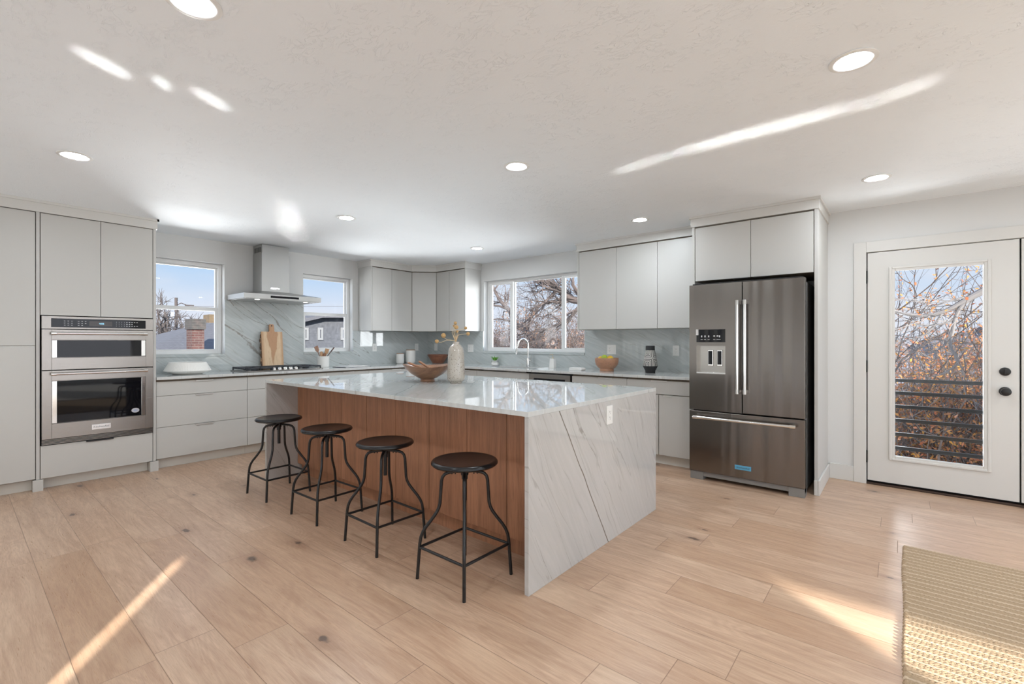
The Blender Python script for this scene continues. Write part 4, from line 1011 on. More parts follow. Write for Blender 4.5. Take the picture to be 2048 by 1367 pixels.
# patterned vase
def m_pattern():
    q = NM('carved_vase'); p = q.obj(); x, y, z = q.sepx(p)
    a = q.n('ShaderNodeMath', operation='ARCTAN2'); q.L(y, a.inputs[0]); q.L(x, a.inputs[1])
    t = q.math('MULTIPLY', q.math('ADD', a.outputs[0], 3*math.pi/2-.02+.05), 2/math.pi)
    u = q.math('ABSOLUTE', q.math('SUBTRACT', q.math('FRACT', t), .5)); u = q.math('MULTIPLY', u, .118)
    v = q.math('ABSOLUTE', q.math('SUBTRACT', z, .166))
    m_ = q.math('MINIMUM', u, v); st = q.math('FRACT', q.math('MULTIPLY', q.math('ADD', m_, .0058), 1/.0152))
    band = q.math('MULTIPLY', q.math('GREATER_THAN', z, .078), q.math('LESS_THAN', z, .252))
    on = q.math('MULTIPLY', q.math('GREATER_THAN', st, .52), band)
    return q.pbr(q.mix(on, (.016, .016, .018), (.70, .68, .64)), .6, normal=q.bump(on, .5, .002))
lathe_thing('patterned_vase', [(0, 0), (.052, 0), (.054, .004), (.055, .024), (.080, .074), (.082, .080), (.060, .21), (.050, .255), (.049, .300), (.047, .303), (.043, .300), (.043, .2), (0, .2)], (-2.155, 5.01, CT1), m_pattern(), 'black vase with white geometric line pattern beside the refrigerator', 'vase', 64)

# ------------------------------------------------------------------ things on the island
c = (-3.205, 2.688, IZ)
wi = m_wood('olive_wood', (.40, .215, .12), (.21, .105, .06), 'x', .9, .28)
prof = [(.0, 0), (.060, 0), (.064, .006), (.058, .022), (.085, .034), (.140, .065), (.190, .108), (.216, .140), (.213, .144), (.180, .118), (.13, .078), (.07, .046), (0, .038)]
mb = MB().lathe(prof, c, 64)
mb.v = [(x, y, z+(0.010*math.cos(2*(math.atan2(y-c[1], x-c[0])-.9))*max(0, (z-c[2]-.05)/.09))) for x, y, z in mb.v]
tag(mb.build('wooden_salad_bowl', wi, loc=c, smooth=True), 'wide brown wooden bowl on the island beside the speckled vase', 'bowl')
def server(b0, b1, label, rr_):
    b0, b1 = Vector(b0), Vector(b1); d = (b1-b0)
    mb = MB().tube([b0, b0+d*.1, b0+d*.5, b0+d*.9, b1-d*.02, b1], [.006, rr_*.9, rr_, rr_, rr_*.8, .004], 14)
    tag(mb.build('salad_server', wi2, loc=tuple(b0), smooth=True), label, 'utensil')
wi2 = m_wood('server_wood', (.45, .25, .15), (.36, .18, .10), 'x', 1.2, .3)
server((c[0]+.02, c[1]+.04, c[2]+.075), (c[0]-.185, c[1]-.075, c[2]+.163), 'brown wooden salad server whose handle points left out of the bowl', .010)
server((c[0]+.05, c[1]+.06, c[2]+.075), (c[0]-.055, c[1]-.055, c[2]+.178), 'pale tipped wooden salad server standing up in the bowl', .010)
def m_speckle():
    q = NM('speckled_glaze'); p = q.obj(); v = q.n('ShaderNodeTexVoronoi'); q.L(p, v.inputs['Vector']); v.inputs['Scale'].default_value = 125
    sc_ = q.n('ShaderNodeSeparateColor'); q.L(v.outputs['Color'], sc_.inputs[0])
    th = q.math('MULTIPLY_ADD', sc_.outputs[0], .26, .14)
    on = q.math('MULTIPLY', q.math('LESS_THAN', v.outputs['Distance'], th), q.math('GREATER_THAN', sc_.outputs[1], .62))
    return q.pbr(q.mix(on, (.43, .385, .33), (.08, .05, .03)), .12, coat=.5)
VC = (-2.878, 2.722, IZ)
lathe_thing('speckled_vase', [(0, 0), (.048, 0), (.050, .003), (.050, .010), (.066, .020), (.0735, .034), (.0745, .050), (.0705, .17), (.0655, .262), (.060, .290), (.046, .315), (.030, .327), (.027, .333), (.029, .346), (.027, .348), (.024, .344), (.022, .32), (.04, .28), (0, .28)], VC, m_speckle(), 'tall speckled cream vase on the island holding dried flowers', 'vase', 56)
# dried ball flowers
right = Vector((_c, _s, 0)); fwd = Vector((-_s, _c, 0)); k_ = 3.97/934/9.11
def fpt(px, py, dep=0.0): return Vector((VC[0], VC[1], IZ+.348)) + right*((px-1208)*k_) + Vector((0, 0, 1))*((462-py)*k_) + fwd*dep
stem_m = flat('dried_stem', (.62, .46, .27), .7)
def m_fl():
    q = NM('dried_flower'); h = q.vor(q.obj(), 260)[0]; return q.pbr(q.mix(q.rng(h, .1, .7), (.66, .43, .20), (.42, .25, .10)), .9, normal=q.bump(h, .6, .003))
flm = m_fl()
FL = [((1190, 125), 30, .02, [(1200, 400), (1165, 300), (1172, 200)], 'dried ball flower, topmost of the bunch'),
      ((1160, 172), 21, .04, [(1195, 400), (1135, 320), (1125, 230), (1140, 210)], 'small dried ball flower left below the topmost'),
      ((1218, 203), 38, -.02, [(1205, 400), (1190, 330), (1200, 260)], 'largest upright dried ball flower in the middle'),
      ((1375, 213), 29, .03, [(1210, 400), (1225, 300), (1260, 255), (1330, 235)], 'dried ball flower on the upper right stem'),
      ((1217, 275), 26, .05, [(1205, 410), (1215, 340)], 'dried ball flower just below the largest upright one'),
      ((1432, 320), 33, -.04, [(1210, 410), (1235, 360), (1290, 330), (1370, 323)], 'dried ball flower furthest to the right'),
      ((990, 350), 43, -.03, [(1190, 440), (1120, 432), (1050, 425), (1010, 395)], 'biggest dried ball flower on the left side'),
      ((878, 455), 36, -.05, [(1190, 445), (1110, 434), (1030, 440), (950, 475), (915, 470)], 'dried ball flower furthest to the left')]
for (px, py), rp, dep, mid, lb in FL:
    cc = fpt(px, py, dep); r = thing('dried_flower', lb, 'flower', tuple(Vector((VC[0], VC[1], IZ+.33))), 'dried ball flowers in the speckled vase')
    n = len(mid); pts = [Vector((VC[0], VC[1], IZ+.30))]+[fpt(a, b_, dep*(i+1)/(n+1)) for i, (a, b_) in enumerate(mid)]+[cc]
    MB().tube(pts, .0018, 6).build('stem', stem_m, r, smooth=True)
    MB().ball(tuple(cc), rp*k_, 10).build('flower_head', flm, r, smooth=True)
# leaf sprig at the mouth of the vase
sp_ = thing('dried_sprig', 'short dried leafy sprig in the mouth of the speckled vase', 'sprig', (VC[0], VC[1], IZ+.33))
lv = MB()
for a, b_, t in ((-.03, .075, .5), (.025, .085, -.4), (.0, .06, 1.5), (-.012, .05, 2.4)):
    p0 = Vector((VC[0], VC[1], IZ+.34)); p1 = p0+right*a+Vector((0, 0, b_)); s1 = (right*math.cos(t)+fwd*math.sin(t))*.007; m_ = (p0+p1)/2+Vector((0, 0, .008))
    lv.add([p0, m_+s1, p1, m_-s1, m_+fwd*.003], [(0, 4, 1), (1, 4, 2), (2, 4, 3), (3, 4, 0)])
lv.build('leaf', flat('dried_leaf', (.66, .50, .32), .8), sp_)

# ------------------------------------------------------------------ bar stools
def m_seat():
    q = NM('dark_wood_seat'); p = q.obj(); x, y, z = q.sepx(p); g = q.noise(q.comb(q.math('MULTIPLY', x, 3), q.math('MULTIPLY', y, 40), z), 2, 4)
    return q.pbr(q.mix(g, (.004, .004, .005), (.011, .010, .011)), .24, normal=q.bump(g, .15, .001), spec=.4)
seat_m = m_seat()
def make_stool():
    r = thing('bar_stool', 'x', 'stool', (0, 0, 0), 'black round bar stools along the island')
    MB().lathe([(0, .604), (.150, .604), (.172, .607), (.180, .615), (.180, .622), (.174, .630), (.165, .633), (.158, .6315), (.150, .630), (.0, .627)], (0,0,0), 64).build('seat', seat_m, r, smooth=True)
    MB().cyl((0, 0, .55), (0, 0, .605), .021, 20).cyl((0, 0, .528), (0, 0, .552), .0165, 20).build('hub', M['blackmetal'], r, smooth=True)
    sc_ = MB().cyl((0, 0, .412), (0, 0, .53), .0115, 16)
    pts = [(.0122*math.cos(i*.9), .0122*math.sin(i*.9), .415+i*.0011) for i in range(100)]
    sc_.tube(pts, .0011, 5).build('screw_spindle', M['blackmetal'], r, smooth=True)
    prof = [(.010, .572), (.05, .569), (.085, .564), (.105, .556), (.118, .541), (.124, .520), (.128, .46), (.132, .40), (.138, .375), (.150, .350), (.175, .315), (.205, .277), (.222, .250), (.233, .222), (.2385, .19), (.241, .16), (.252, .004), (.2522, 0)]
    for k in range(4):
        a = R(45+90*k); ca, sa = math.cos(a), math.sin(a)
        leg = MB().tube([(r_*ca, r_*sa, z) for r_, z in prof], .0088, 12).build('leg', M['blackmetal'], r, smooth=True)
        for rr_ in (.050, .068, .088): MB().ball((rr_*ca, rr_*sa, .5565), .004, 5).build('bolt', M['blackmetal'], leg)
        a2 = a+R(90); rs = .2395
        p0 = Vector((rs*ca, rs*sa, .168)); p1 = Vector((rs*math.cos(a2), rs*math.sin(a2), .168))
        MB().tube([p0, p1], .0075, 10).build('stretcher', M['blackmetal'], r, smooth=True)
    return r
st0 = make_stool()
for i, (x, y, rz, lb) in enumerate(((-1.812, 1.777, 0, 'black metal bar stool nearest the pale waterfall end, closest to camera'),
                                  (-2.542, 1.783, -1.0, 'second black bar stool from the pale waterfall end'),
                                  (-3.269, 1.784, 1.5, 'third black bar stool from the pale waterfall end'),
                                  (-4.022, 1.766, 1.0, 'farthest black bar stool, by the left end of the island'))):
    o = st0 if i == 0 else copy_tree(st0)
    o.location = (x, y, 0); o.rotation_euler = (0, 0, R(rz)); o['label'] = lb

# ------------------------------------------------------------------ braided jute rug
def jute_rug():
    x0, x1, y0, y1 = 0.012, 2.35, 0.95, 3.765; dx, dy = .0055, .0045
    nx, ny = int((x1-x0)/dx), int((y1-y0)/dy)
    xs = np.linspace(x0, x1, nx+1); ys = np.linspace(y0, y1, ny+1); X, Y = np.meshgrid(xs, ys, indexing='ij')
    rng_ = np.random.default_rng(5)
    P = .0475; t = (y1-Y)/P; row = np.floor(t); v = t-row
    ph = rng_.uniform(0, 6.28, 200)[row.astype(int) % 200]
    cord = np.clip(1-np.abs(v-.10)/.10, 0, 1)**.5*.0085*(1+.10*np.sin(X/.008*6.28+ph))
    vv = np.clip((v-.2)/.8, 0, 1); nb = 3; w3 = (vv*nb) % 1; band = np.floor(vv*nb)
    sgn = np.where(band.astype(int) % 2 == 0, 1, -1)
    tw = np.sin((X/.016+sgn*w3*.8)*6.283+ph*3+band)
    br = (.0035+.0030*tw)*np.sin(np.pi*np.clip(w3, .02, .98))**.5
    br = np.where(v > .2, br+.002, 0)
    Z = .006+np.maximum(cord, br)+rng_.normal(0, .0004, X.shape)
    e_ = np.minimum.reduce([X-x0, x1-X, Y-y0, y1-Y]); 
    hem = (X < x0+.016); Z = np.where(hem, .006+.009*np.abs(np.sin((Y/.030)*3.1416+ph*.0)), Z)
    Z *= np.clip(e_/.004, 0.02, 1)
    Xw = X + np.where(hem, -.007*np.abs(np.sin(Y/.030*3.1416))*(1-(X-x0)/.016), 0) + .003*np.sin(Y*7)
    co = np.stack([Xw-x0, Y-y0, Z], -1).reshape(-1, 3)
    idx = np.arange((nx+1)*(ny+1)).reshape(nx+1, ny+1)
    q = np.stack([idx[:-1, :-1], idx[1:, :-1], idx[1:, 1:], idx[:-1, 1:]], -1).reshape(-1, 4)
    me = bpy.data.meshes.new('jute_rug'); me.vertices.add(len(co)); me.vertices.foreach_set('co', co.ravel())
    me.loops.add(q.size); me.loops.foreach_set('vertex_index', q.ravel().astype(np.int32)); me.polygons.add(len(q))
    me.polygons.foreach_set('loop_start', np.arange(0, q.size, 4, dtype=np.int32)); me.polygons.foreach_set('loop_total', np.full(len(q), 4, dtype=np.int32)); me.update(calc_edges=True)
    q_ = NM('jute'); p = q_.pos(); n = q_.noise(p, 220, 3, .7); n2 = q_.noise(p, 9, 3)
    colr = q_.mix(q_.rng(n, .3, .7), (.47, .345, .225), (.31, .212, .125)); colr = q_.mix(q_.rng(n2, .35, .7, 0, .35), colr, (.40, .29, .19))
    xr, yr, zr = q_.sepx(p); vr = q_.math('FRACT', q_.math('DIVIDE', q_.math('SUBTRACT', y1, yr), P)); ln = q_.rng(q_.math('ABSOLUTE', q_.math('SUBTRACT', vr, .10)), .05, .11, 1, 0, True)
    colr = q_.mix(q_.math('MULTIPLY', ln, .8), colr, (.60, .47, .34)); dk = q_.rng(q_.math('ABSOLUTE', q_.math('SUBTRACT', vr, .26)), .0, .07, .55, 0, True); colr = q_.mix(dk, colr, (.16, .11, .065))
    me.materials.append(q_.pbr(colr, .9, normal=q_.bump(n, .5, .003)))
    o = bpy.data.objects.new('jute_rug', me); C.objects.link(o); o.location = (x0, y0, .001)
    tag(o, 'natural braided jute rug at the lower right corner of the frame', 'rug')
jute_rug()

# ------------------------------------------------------------------ outdoors
def m_ground():
    q = NM('winter_ground'); p = q.pos(); n = q.noise(p, .35, 5, .6); n2 = q.noise(p, 3.0, 4)
    g = q.mix(q.rng(n2, .3, .7), (.075, .052, .038), (.13, .10, .075)); g = q.mix(q.rng(n, .50, .56, 0, 1, True), g, (.25, .27, .31))
    return q.pbr(g, .95)
GZ = -3.0
struct('ground', MB().add([(-90, -40, GZ), (60, -40, GZ), (60, 6.0, GZ), (-90, 6.0, GZ), (-90, 110, GZ+2.2), (60, 110, GZ+2.2)], [(0, 1, 2, 3), (3, 2, 5, 4)]), m_ground())
# far wooded hillside
def m_hill():
    q = NM('wooded_hillside'); p = q.pos(); n = q.noise(p, .5, 6, .7); n2 = q.noise(p, 2.2, 5, .7)
    g = q.mix(q.rng(n2, .35, .65), (.085, .065, .06), (.16, .125, .115)); g = q.mix(q.rng(n, .52, .62, 0, .8), g, (.26, .26, .30)); return q.pbr(g, 1.0)
hm = MB(); vs = []; NX = 90
for i in range(NX+1):
    x = -75+i*1.4
    for j in range(9):
        t = j/8; vs.append((x, 34+26*t+2*math.sin(i*.3), GZ+1.0+t**.7*(4.6+1.0*math.sin(i*.21)+.5*math.sin(i*.9)+.35*math.sin(i*2.3))))
hm.add(vs, [(i*9+j, (i+1)*9+j, (i+1)*9+j+1, i*9+j+1) for i in range(NX) for j in range(8)])
struct('hillside', hm, m_hill())
# trees
def bark(name, a, b_, rough=.85):
    q = NM(name); n = q.noise(q.obj(), 8, 4); return q.pbr(q.mix(n, a, b_), rough)
bark_b = bark('brown_bark', (.040, .029, .026), (.085, .064, .057)); bark_g = bark('pale_grey_bark', (.095, .087, .085), (.18, .168, .165)); bark_d = bark('dark_bark', (.028, .022, .022), (.06, .048, .045))
def leafmat(name, a, b_, c_):
    q = NM(name); ob = q.n('ShaderNodeNewGeometry'); r_ = ob.outputs['Random Per Island']
    cc = q.mix(q.rng(r_, 0, .5), a, b_); cc = q.mix(q.rng(r_, .5, 1.0), cc, c_); return q.pbr(cc, .8)
leaf_o = leafmat('rust_leaves', (.24, .062, .018), (.27, .11, .042), (.36, .17, .02)); leaf_b = leafmat('brown_leaves', (.075, .042, .03), (.12, .07, .05), (.17, .09, .05))
RMIN = [.0022]
def grow(rng, mb, lf, p, d, L, r, lvl, maxl, nchild, gnarl, upb, leafp, seg, tips=None):
    n = 4 if lvl < maxl else 3
    pts = [p.copy()]; dirs = []
    for i in range(n):
        d = (d+Vector((rng.gauss(0, gnarl), rng.gauss(0, gnarl), rng.gauss(0, gnarl)+upb))).normalized()
        p = p+d*L/n; pts.append(p.copy()); dirs.append(d.copy())
    r1 = r*(.62 if lvl < maxl else .35)
    mb.tube(pts, [r+(r1-r)*i/n for i in range(n+1)], seg if lvl < 2 else 3, cap=False)
    if lf is not None and lvl >= maxl-1:
        for q in pts[1:]:
            if rng.random() < leafp:
                for _ in range(rng.randint(1, 3)):
                    s_ = rng.uniform(.018, .036); c_ = q+Vector((rng.gauss(0, .03), rng.gauss(0, .03), rng.gauss(0, .03)))
                    a = Vector((rng.gauss(0, 1), rng.gauss(0, 1), rng.gauss(0, 1))).normalized(); b_ = a.orthogonal().normalized()
                    lf.add([c_-a*s_, c_+b_*s_*.5+Vector((0, 0, .004)), c_+a*s_, c_-b_*s_*.5], [(0, 1, 2), (0, 2, 3)])
    if lvl >= maxl: return
    for k in range(nchild if lvl else nchild+1):
        t = rng.uniform(.25, 1.0) if k else 1.0
        i = min(n-1, int(t*n)); q = pts[i]+(pts[i+1]-pts[i])*(t*n-i if i < n else 0)
        ax = dirs[i].orthogonal().normalized(); ax.rotate(Matrix.Rotation(rng.uniform(0, 6.28), 3, dirs[i])); nd = dirs[i].copy(); nd.rotate(Matrix.Rotation(rng.uniform(.35, .95) if k else rng.uniform(.1, .35), 3, ax))
        grow(rng, mb, lf, q, nd, L*rng.uniform(.55, .8), max(r*(.55 if k else .66), RMIN[0]), lvl+1, maxl, nchild, gnarl, upb, leafp, seg, tips)
def tree(name, label, cat, loc, seed, h, r, maxl, nchild, gnarl, upb, bmat, lmat=None, leafp=0, stems=1, spread=.25, group=None, d0=None):
    rng = random.Random(seed); mb = MB(); lf = MB() if lmat else None
    for s_ in range(stems):
        if d0: d = Vector(d0)
        else: d = Vector((rng.gauss(0, spread), rng.gauss(0, spread), 1)).normalized()
        p = Vector((rng.gauss(0, .12)*(stems > 1), rng.gauss(0, .12)*(stems > 1), 0))
        grow(rng, mb, lf, p, d, h*rng.uniform(.38, .52)*(1 if stems == 1 else rng.uniform(.7, 1.1)), r, 0, maxl, nchild, gnarl, upb, leafp, 6)
    rt = thing(name, label, cat, loc, group); ORG[rt.name] = Vector((0, 0, 0))
    tag(mb.build('branches', bmat, rt, smooth=False), None)
    if lf is not None and lf.v: tag(lf.build('leaves', lmat, rt), kind='stuff')
    return rt
def plant(root, loc, rz, sc, label=None):
    o = copy_tree(root); o.location = loc; o.rotation_euler = (0, 0, rz); o.scale = (sc, sc, sc)
    if label: o['label'] = label
    return o
def gz(y): return GZ if y < 6 else GZ+(y-6)/104*2.2
R_ = random.Random(11)
# thicket beyond the balcony: rust-leaved shrubs (three kinds, copied)
g1 = 'rust leaved shrubs in the thicket beyond the balcony'; l1 = 'rust leaved shrub in the thicket beyond the balcony railing'
sh = [tree('leafy_shrub', l1, 'shrub', (.1+.8*k, 9.4+k*.9, gz(9)), 20+k, 4.7, .028, 4, 3, .16, .05, [bark_b, bark_g, bark_b][k], leaf_o, .42, 4, .28, g1) for k in range(3)]
for i in range(20):
    y = R_.uniform(9.6, 16); x = y*R_.uniform(-.13, .22)
    plant(sh[i % 3], (x, y, gz(y)), R_.uniform(0, 6.28), R_.uniform(.85, 1.2))
g2 = 'low dense brush under the balcony'; l2 = 'low tangled brown brush below the balcony railing'
lo = [tree('brush', l2, 'shrub', (.2+.9*k, 9.2, GZ), 50+k, 2.6, .012, 4, 4, .25, .02, [bark_b, bark_g][k], leaf_o, .5, 5, .5, g2) for k in range(2)]
for i in range(16):
    y = R_.uniform(9.3, 13.5); plant(lo[i % 2], (y*R_.uniform(-.12, .2), y, gz(y)), R_.uniform(0, 6.28), R_.uniform(.9, 1.35))
# big pale branches crossing the door glass
def limb(name, label, pts, r0, r1, mat, twigs=6, seed=0, cat='branch'):
    rng = random.Random(seed); pts = [Vector(p) for p in pts]; n = len(pts)-1; sm = []
    for i in range(n):
        p0, p1, p2, p3 = pts[max(i-1, 0)], pts[i], pts[i+1], pts[min(i+2, n)]
        for k in range(6):
            t = k/6; sm.append(.5*((2*p1)+(p2-p0)*t+(2*p0-5*p1+4*p2-p3)*t*t+(3*p1-p0-3*p2+p3)*t**3))
    sm.append(pts[-1]); mb = MB().tube(sm, [r0+(r1-r0)*i/(len(sm)-1) for i in range(len(sm))], 8)
    for k in range(twigs):
        i = rng.randrange(3, len(sm)-2); d = (sm[i+1]-sm[i]).normalized(); d = (d+Vector((rng.gauss(0, .7), rng.gauss(0, .7), rng.gauss(.1, .7)))).normalized()
        grow(rng, mb, None, sm[i], d, rng.uniform(.3, .75), r0*.26, 1, 4, 2, .16, .0, 0, 4)
    return mb
DY = 7.9
tr = thing('bare_tree', 'pale bare tree whose curving grey limbs cross the door glass', 'tree', (1.9, DY, GZ)); ORG[tr.name] = Vector((1.9, DY, GZ))
trunk = [(1.9, DY, GZ), (1.85, DY, -1), (1.6, DY, .6), (1.35, DY+.05, 1.7)]
limb('', '', trunk, .10, .06, bark_g, 3, 1).build('trunk', bark_g, tr, smooth=True)
up = PY(1975, 572, DY)
limb('', '', [(1.35, DY+.05, 1.7), PY(2010, 560, DY), PY(1966, 580, DY), PY(1930, 600, DY), PY(1890, 622, DY), PY(1850, 631, DY), PY(1815, 628, DY), PY(1780, 620, DY), PY(1720, 610, DY)], .040, .012, bark_g, 9, 2).build('limb', bark_g, tr, smooth=True)
limb('', '', [PY(2010, 565, DY), PY(1966, 585, DY), PY(1930, 605, DY), PY(1912, 632, DY), PY(1905, 665, DY), PY(1900, 692, DY), PY(1912, 712, DY), PY(1914, 726, DY), PY(1890, 745, DY), PY(1865, 752, DY)], .026, .007, bark_g, 6, 3).build('limb', bark_g, tr, smooth=True)
limb('', '', [PY(1912, 632, DY), PY(1895, 645, DY), PY(1860, 650, DY), PY(1830, 647, DY)], .013, .005, bark_g, 4, 4).build('limb', bark_g, tr, smooth=True)
limb('', '', [PY(1884, 626, DY), PY(1865, 655, DY), PY(1840, 673, DY), PY(1800, 682, DY)], .014, .005, bark_g, 4, 5).build('limb', bark_g, tr, smooth=True)
limb('', '', [PY(1905, 655, DY), PY(1895, 680, DY), PY(1875, 700, DY), PY(1850, 708, DY)], .012, .004, bark_g, 3, 6).build('limb', bark_g, tr, smooth=True)
# trees seen through the sink window
TY = 10.5
tr = thing('bare_tree', 'bare brown tree with a slanting trunk beyond the sink window', 'tree', tuple(PY(1085, 700, TY))); ORG[tr.name] = Vector(tr.location)
b0 = PY(1085, 700, TY); b0.z = gz(TY)
limb('', '', [b0, PY(1080, 720, TY), PY(1071, 692, TY), PY(1055, 665, TY), PY(1030, 645, TY), PY(1018, 620, TY), PY(1000, 600, TY), PY(987, 575, TY), PY(975, 545, TY)], .12, .025, bark_b, 16, 12).build('trunk', bark_b, tr, smooth=True)
limb('', '', [PY(1018, 620, TY), PY(1000, 612, TY), PY(985, 610, TY), PY(960, 600, TY)], .04, .015, bark_b, 6, 13).build('limb', bark_b, tr, smooth=True)
limb('', '', [PY(1030, 645, TY), PY(1012, 640, TY), PY(990, 638, TY), PY(960, 650, TY)], .035, .012, bark_b, 6, 14).build('limb', bark_b, tr, smooth=True)
limb('', '', [PY(1055, 665, TY), PY(1060, 640, TY), PY(1080, 612, TY), PY(1108, 600, TY), PY(1140, 590, TY)], .04, .012, bark_b, 14, 15).build('limb', bark_b, tr, smooth=True)
tr = thing('bare_tree', 'gnarled bare tree tangle at the right of the sink window', 'tree', tuple(PY(1200, 700, 9.0))); ORG[tr.name] = Vector(tr.location)
b0 = PY(1200, 700, 9.0); b0.z = gz(9)
limb('', '', [b0, PY(1195, 650, 9), PY(1165, 605, 9), PY(1142, 598, 9.0), PY(1118, 578, 9), PY(1095, 565, 9), PY(1070, 560, 9)], .13, .03, bark_b, 22, 17).build('trunk', bark_b, tr, smooth=True)
limb('', '', [PY(1142, 598, 9), PY(1125, 605, 9), PY(1100, 603, 9), PY(1075, 612, 9), PY(1060, 622, 9)], .05, .012, bark_b, 22, 18).build('limb', bark_b, tr, smooth=True)
limb('', '', [PY(1150, 600, 9), PY(1130, 580, 9), PY(1100, 575, 9), PY(1065, 590, 9)], .04, .012, bark_d, 22, 19).build('limb', bark_d, tr, smooth=True)
limb('', '', [PY(1165, 605, 9), PY(1135, 640, 9), PY(1110, 650, 9), PY(1080, 665, 9)], .05, .012, bark_d, 24, 20).build('limb', bark_d, tr, smooth=True)
g3 = 'bare trees beyond the sink window'; l3 = 'bare brown tree in the thicket beyond the sink window'
bt = [tree('bare_tree', l3, 'tree', tuple(Vector((-8.2-k*1.1, 12.0+k, gz(12)))), 70+k, 6.0, .06, 5, 3, .15, .04, bark_b, leaf_b, .10, 2, .22, g3) for k in range(2)]
for o in bt: o.scale = (.8, .8, .8)
for i in range(5):
    y = R_.uniform(15, 26); plant(bt[i % 2], (y*R_.uniform(-1.02, -.50), y, gz(y)), R_.uniform(0, 6.28), R_.uniform(.6, .8))
g4 = 'brown scrub under the bare trees'; l4 = 'dense brown scrub beyond the sink window'
sc = [tree('scrub', l4, 'shrub', (-6.5-k, 10.5, gz(10)), 90+k, 4.6, .022, 4, 4, .22, .03, [bark_b, bark_d][k], leaf_b, .35, 5, .4, g4) for k in range(2)]
for i in range(30):
    y = R_.uniform(10, 19); plant(sc[i % 2], (y*R_.uniform(-1.0, -.50), y, gz(y)), R_.uniform(0, 6.28), R_.uniform(.8, 1.0))
# neighbour's shingled roof with brick chimney (left window)
def m_shingle(name, a, b_):
    q = NM(name); p = q.pos(); x, y, z = q.sepx(p)
    row = q.math('FRACT', q.math('MULTIPLY', z, 14)); n = q.noise(p, 14, 4, .8); n2 = q.vor(p, 5)[0]
    c_ = q.mix(q.rng(n, .3, .7), a, b_); c_ = q.mix(q.rng(row, 0, .25, .35, 0), c_, (.02, .02, .028)); return q.pbr(c_, .9)
shg = m_shingle('grey_shingles', (.048, .048, .054), (.10, .10, .112))
def m_brick(name, a, b_, mortar):
    q = NM(name); p = q.pos(); br = q.n('ShaderNodeTexBrick'); x, y, z = q.sepx(p)
    q.L(q.comb(q.math('ADD', x, y), z, 0), br.inputs['Vector']); br.inputs['Scale'].default_value = 1; br.inputs['Brick Width'].default_value = .2; br.inputs['Row Height'].default_value = .07
    br.inputs['Mortar Size'].default_value = .008
    for i_, c_ in ((1, a), (2, b_), (3, mortar)): br.inputs[i_].default_value = tuple(c_)+(1,)
    n = q.noise(p, 9, 3); return q.pbr(q.mix(q.rng(n, .4, .8, 0, .35), br.outputs[0], (.12, .08, .07)), .9)
h = thing('neighbour_house', 'neighbouring house with grey shingled hip roof in the left window', 'house', (-18, 6, GZ))
ez, rz_ = .15, 1.93
xa, xb, ya, yb = -13.5, -24.5, 1.2, 8.6; rx = -19.0
r0 = (rx, PX(410, 649, rx).y, rz_); r1 = (rx, 6.9, rz_)
MB().add([(xa, ya, ez), (xb, ya, ez), (xb, yb, ez), (xa, yb, ez), r0, r1], [(0, 3, 5, 4), (1, 0, 4), (2, 1, 4, 5), (3, 2, 5), (0, 1, 2, 3)]).build('roof', shg, h)
MB().box(xb+.4, xa-.4, ya+.4, yb-.4, GZ, ez+.02).build('wall', flat('house_siding', (.45, .43, .42), .8), h)
c0 = PX(384.5, 690, -15.3); c1 = PX(408.5, 690, -15.3); ctop = PX(396, 637, -15.3).z
ck = MB().box(-15.8, -15.3, c0.y, c1.y, .3, ctop-.12)
ck.build('chimney', m_brick('red_brick', (.060, .019, .015), (.040, .014, .012), (.085, .068, .062)), h)
MB().box(-15.85, -15.25, c0.y-.03, c1.y+.03, ctop-.30, ctop).build('chimney_cap', m_brick('sooty_brick', (.034, .033, .030), (.022, .021, .020), (.05, .048, .045)), h)
c0 = PX(418.5, 650, -21.5); c1 = PX(432, 650, -21.5); MB().box(-22.2, -21.5, c0.y, c1.y, 1, PX(424, 628.5, -21.5).z).build('chimney', m_brick('tan_brick', (.10, .066, .028), (.07, .047, .02), (.10, .08, .06)), h)
# second house, gable wall with windows (right-hand left-wall window)
h = thing('grey_house', 'grey weathered house with small white framed windows in the second window', 'house', (-27, 17, GZ))
X2 = -26.0
def q2(px, py): v = PX(px, py, X2); return (v.y, v.z)
a = q2(560, 652); b_ = q2(637, 634.5); c_ = q2(760, 634.5); e_ = q2(760, 790); f_ = q2(560, 790)
siding = NM('grey_siding'); p = siding.pos(); x_, y_, z_ = siding.sepx(p); rw = siding.math('FRACT', siding.math('MULTIPLY', z_, 7)); nn_ = siding.noise(p, 6, 5, .7)
siding = siding.pbr(siding.mix(siding.rng(rw, 0, .2, .5, 0), siding.mix(siding.rng(nn_, .3, .7), (.042, .045, .052), (.082, .087, .10)), (.04, .04, .055)), .9)
MB().prism([(a[0], GZ), a, b_, c_, (c_[0], GZ)], 'x', X2-8, X2).build('wall', siding, h)
MB().prism([(a[0]-.3, a[1]-.10), (b_[0], b_[1]-.03), (c_[0]+.2, c_[1]-.03), (c_[0]+.2, c_[1]+.16), (b_[0], b_[1]+.16), (a[0]-.3, a[1]+.10)], 'x', X2-8.3, X2+.5).build('roof', shg, h)
for px in (611, 640, 686):
    w0, w1 = q2(px-5.2, 679.5), q2(px+5.2, 655)
    wf = MB(); ring(wf, 'x', X2, X2+.08, w0[0], w1[0], w0[1], w1[1], .12); wf = wf.build('window_frame', flat('aged_white_trim', (.16, .165, .17), .6), h)
    MB().box(X2-.01, X2+.03, w0[0]+.1, w1[0]-.1, w0[1]+.1, w1[1]-.1).build('pane', flat('dark_pane', (.06, .065, .08), .1), wf)
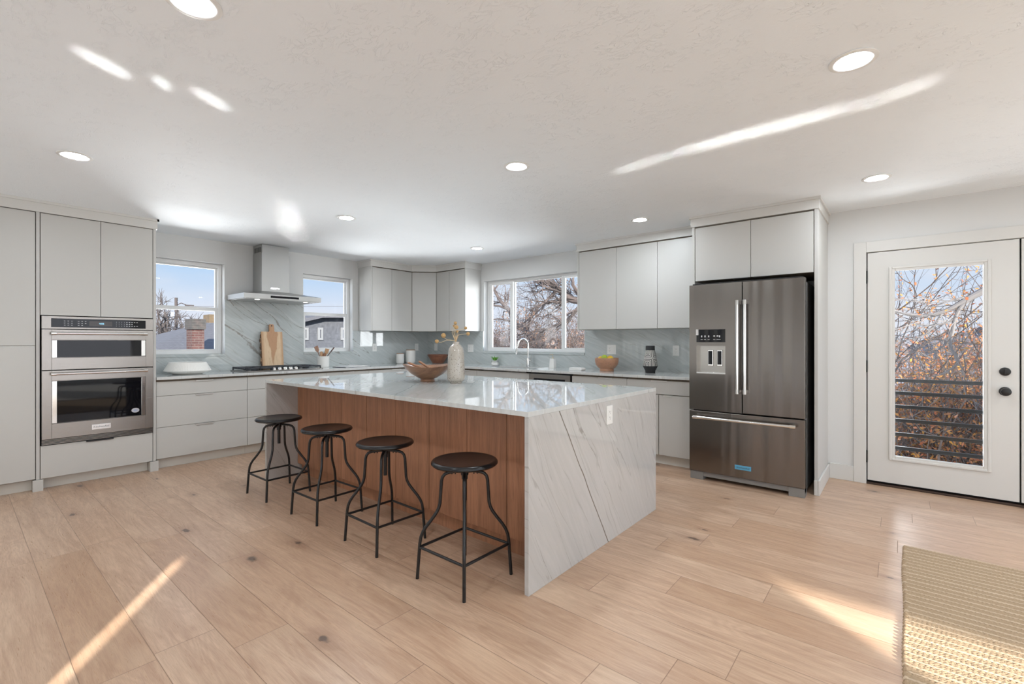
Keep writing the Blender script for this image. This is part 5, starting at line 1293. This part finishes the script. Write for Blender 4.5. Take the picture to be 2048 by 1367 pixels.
# utility pole, transformer, wires
PXX = -46.0; pb = PX(352.3, 660, PXX); pt = PX(352.3, 595, PXX)
up_ = thing('utility_pole', 'wooden utility pole with grey transformer beyond the neighbouring roof', 'utility pole', (PXX, pb.y, GZ))
MB().cyl((PXX, pb.y, GZ), (PXX, pb.y, pt.z), .11, 12).build('pole', bark_d, up_)
t0, t1 = PX(345.5, 634, PXX), PX(345.5, 624, PXX)
MB().cyl((PXX, t0.y, t0.z), (PXX, t0.y, t1.z), .17, 14).box(PXX-.03, PXX+.03, t0.y, pb.y, t1.z-.15, t1.z-.08).build('transformer', flat('grey_transformer', (.30, .32, .36), .5), up_)
ar = PX(372, 609, PXX)
MB().tube([(PXX, pb.y, ar.z-.1), (PXX, (pb.y+ar.y)/2, ar.z+.12), (PXX, ar.y, ar.z)], .035, 8).box(PXX-.12, PXX+.12, ar.y-.05, ar.y+.55, ar.z-.10, ar.z).build('street_lamp_arm', bark_d, up_)
for k, (py0, py1) in enumerate(((630, 631), (646.5, 648), (612.5, 612))):
    X0 = -36.0
    p0, p1 = PX(200, py0, X0), PX(760, py1, X0)
    pts = [p0+(p1-p0)*i/14-Vector((0, 0, 1))*.5*math.sin(math.pi*i/14)*(k != 2) for i in range(15)]
    tag(MB().tube(pts, .022, 5).build('power_line', flat('wire', (.12, .12, .13), .6), loc=tuple(p0)), ['upper power line across the lower pane of the left window', 'lower power line just above the neighbouring roof', 'highest power line crossing under the hood in the second window'][k], 'power line')
l5 = 'bare dark tree behind the neighbouring shingled roof'; g5 = 'bare trees behind the neighbouring roof'
v0 = PX(318, 665, -32.0); RMIN[0] = .011
ft = [tree('bare_tree', l5, 'tree', (-32.0, v0.y, GZ), 130+k, 6.9, .17, 5, 3, .17, .01, bark_d, None, 0, 1 if k else 2, .15, g5) for k in range(2)]
ft[1].location = (-33.0, PX(340, 665, -33.0).y, GZ)
for px, X, sc_ in ((356, -35, 1.0), (372, -34, .85), (306, -36, .95), (330, -40, .9), (290, -34, 1.0), (322, -37, .9), (366, -38, .9), (384, -39, .75)):
    plant(ft[R_.randrange(2)], (X, PX(px, 665, X).y, GZ), R_.uniform(0, 6.28), sc_)
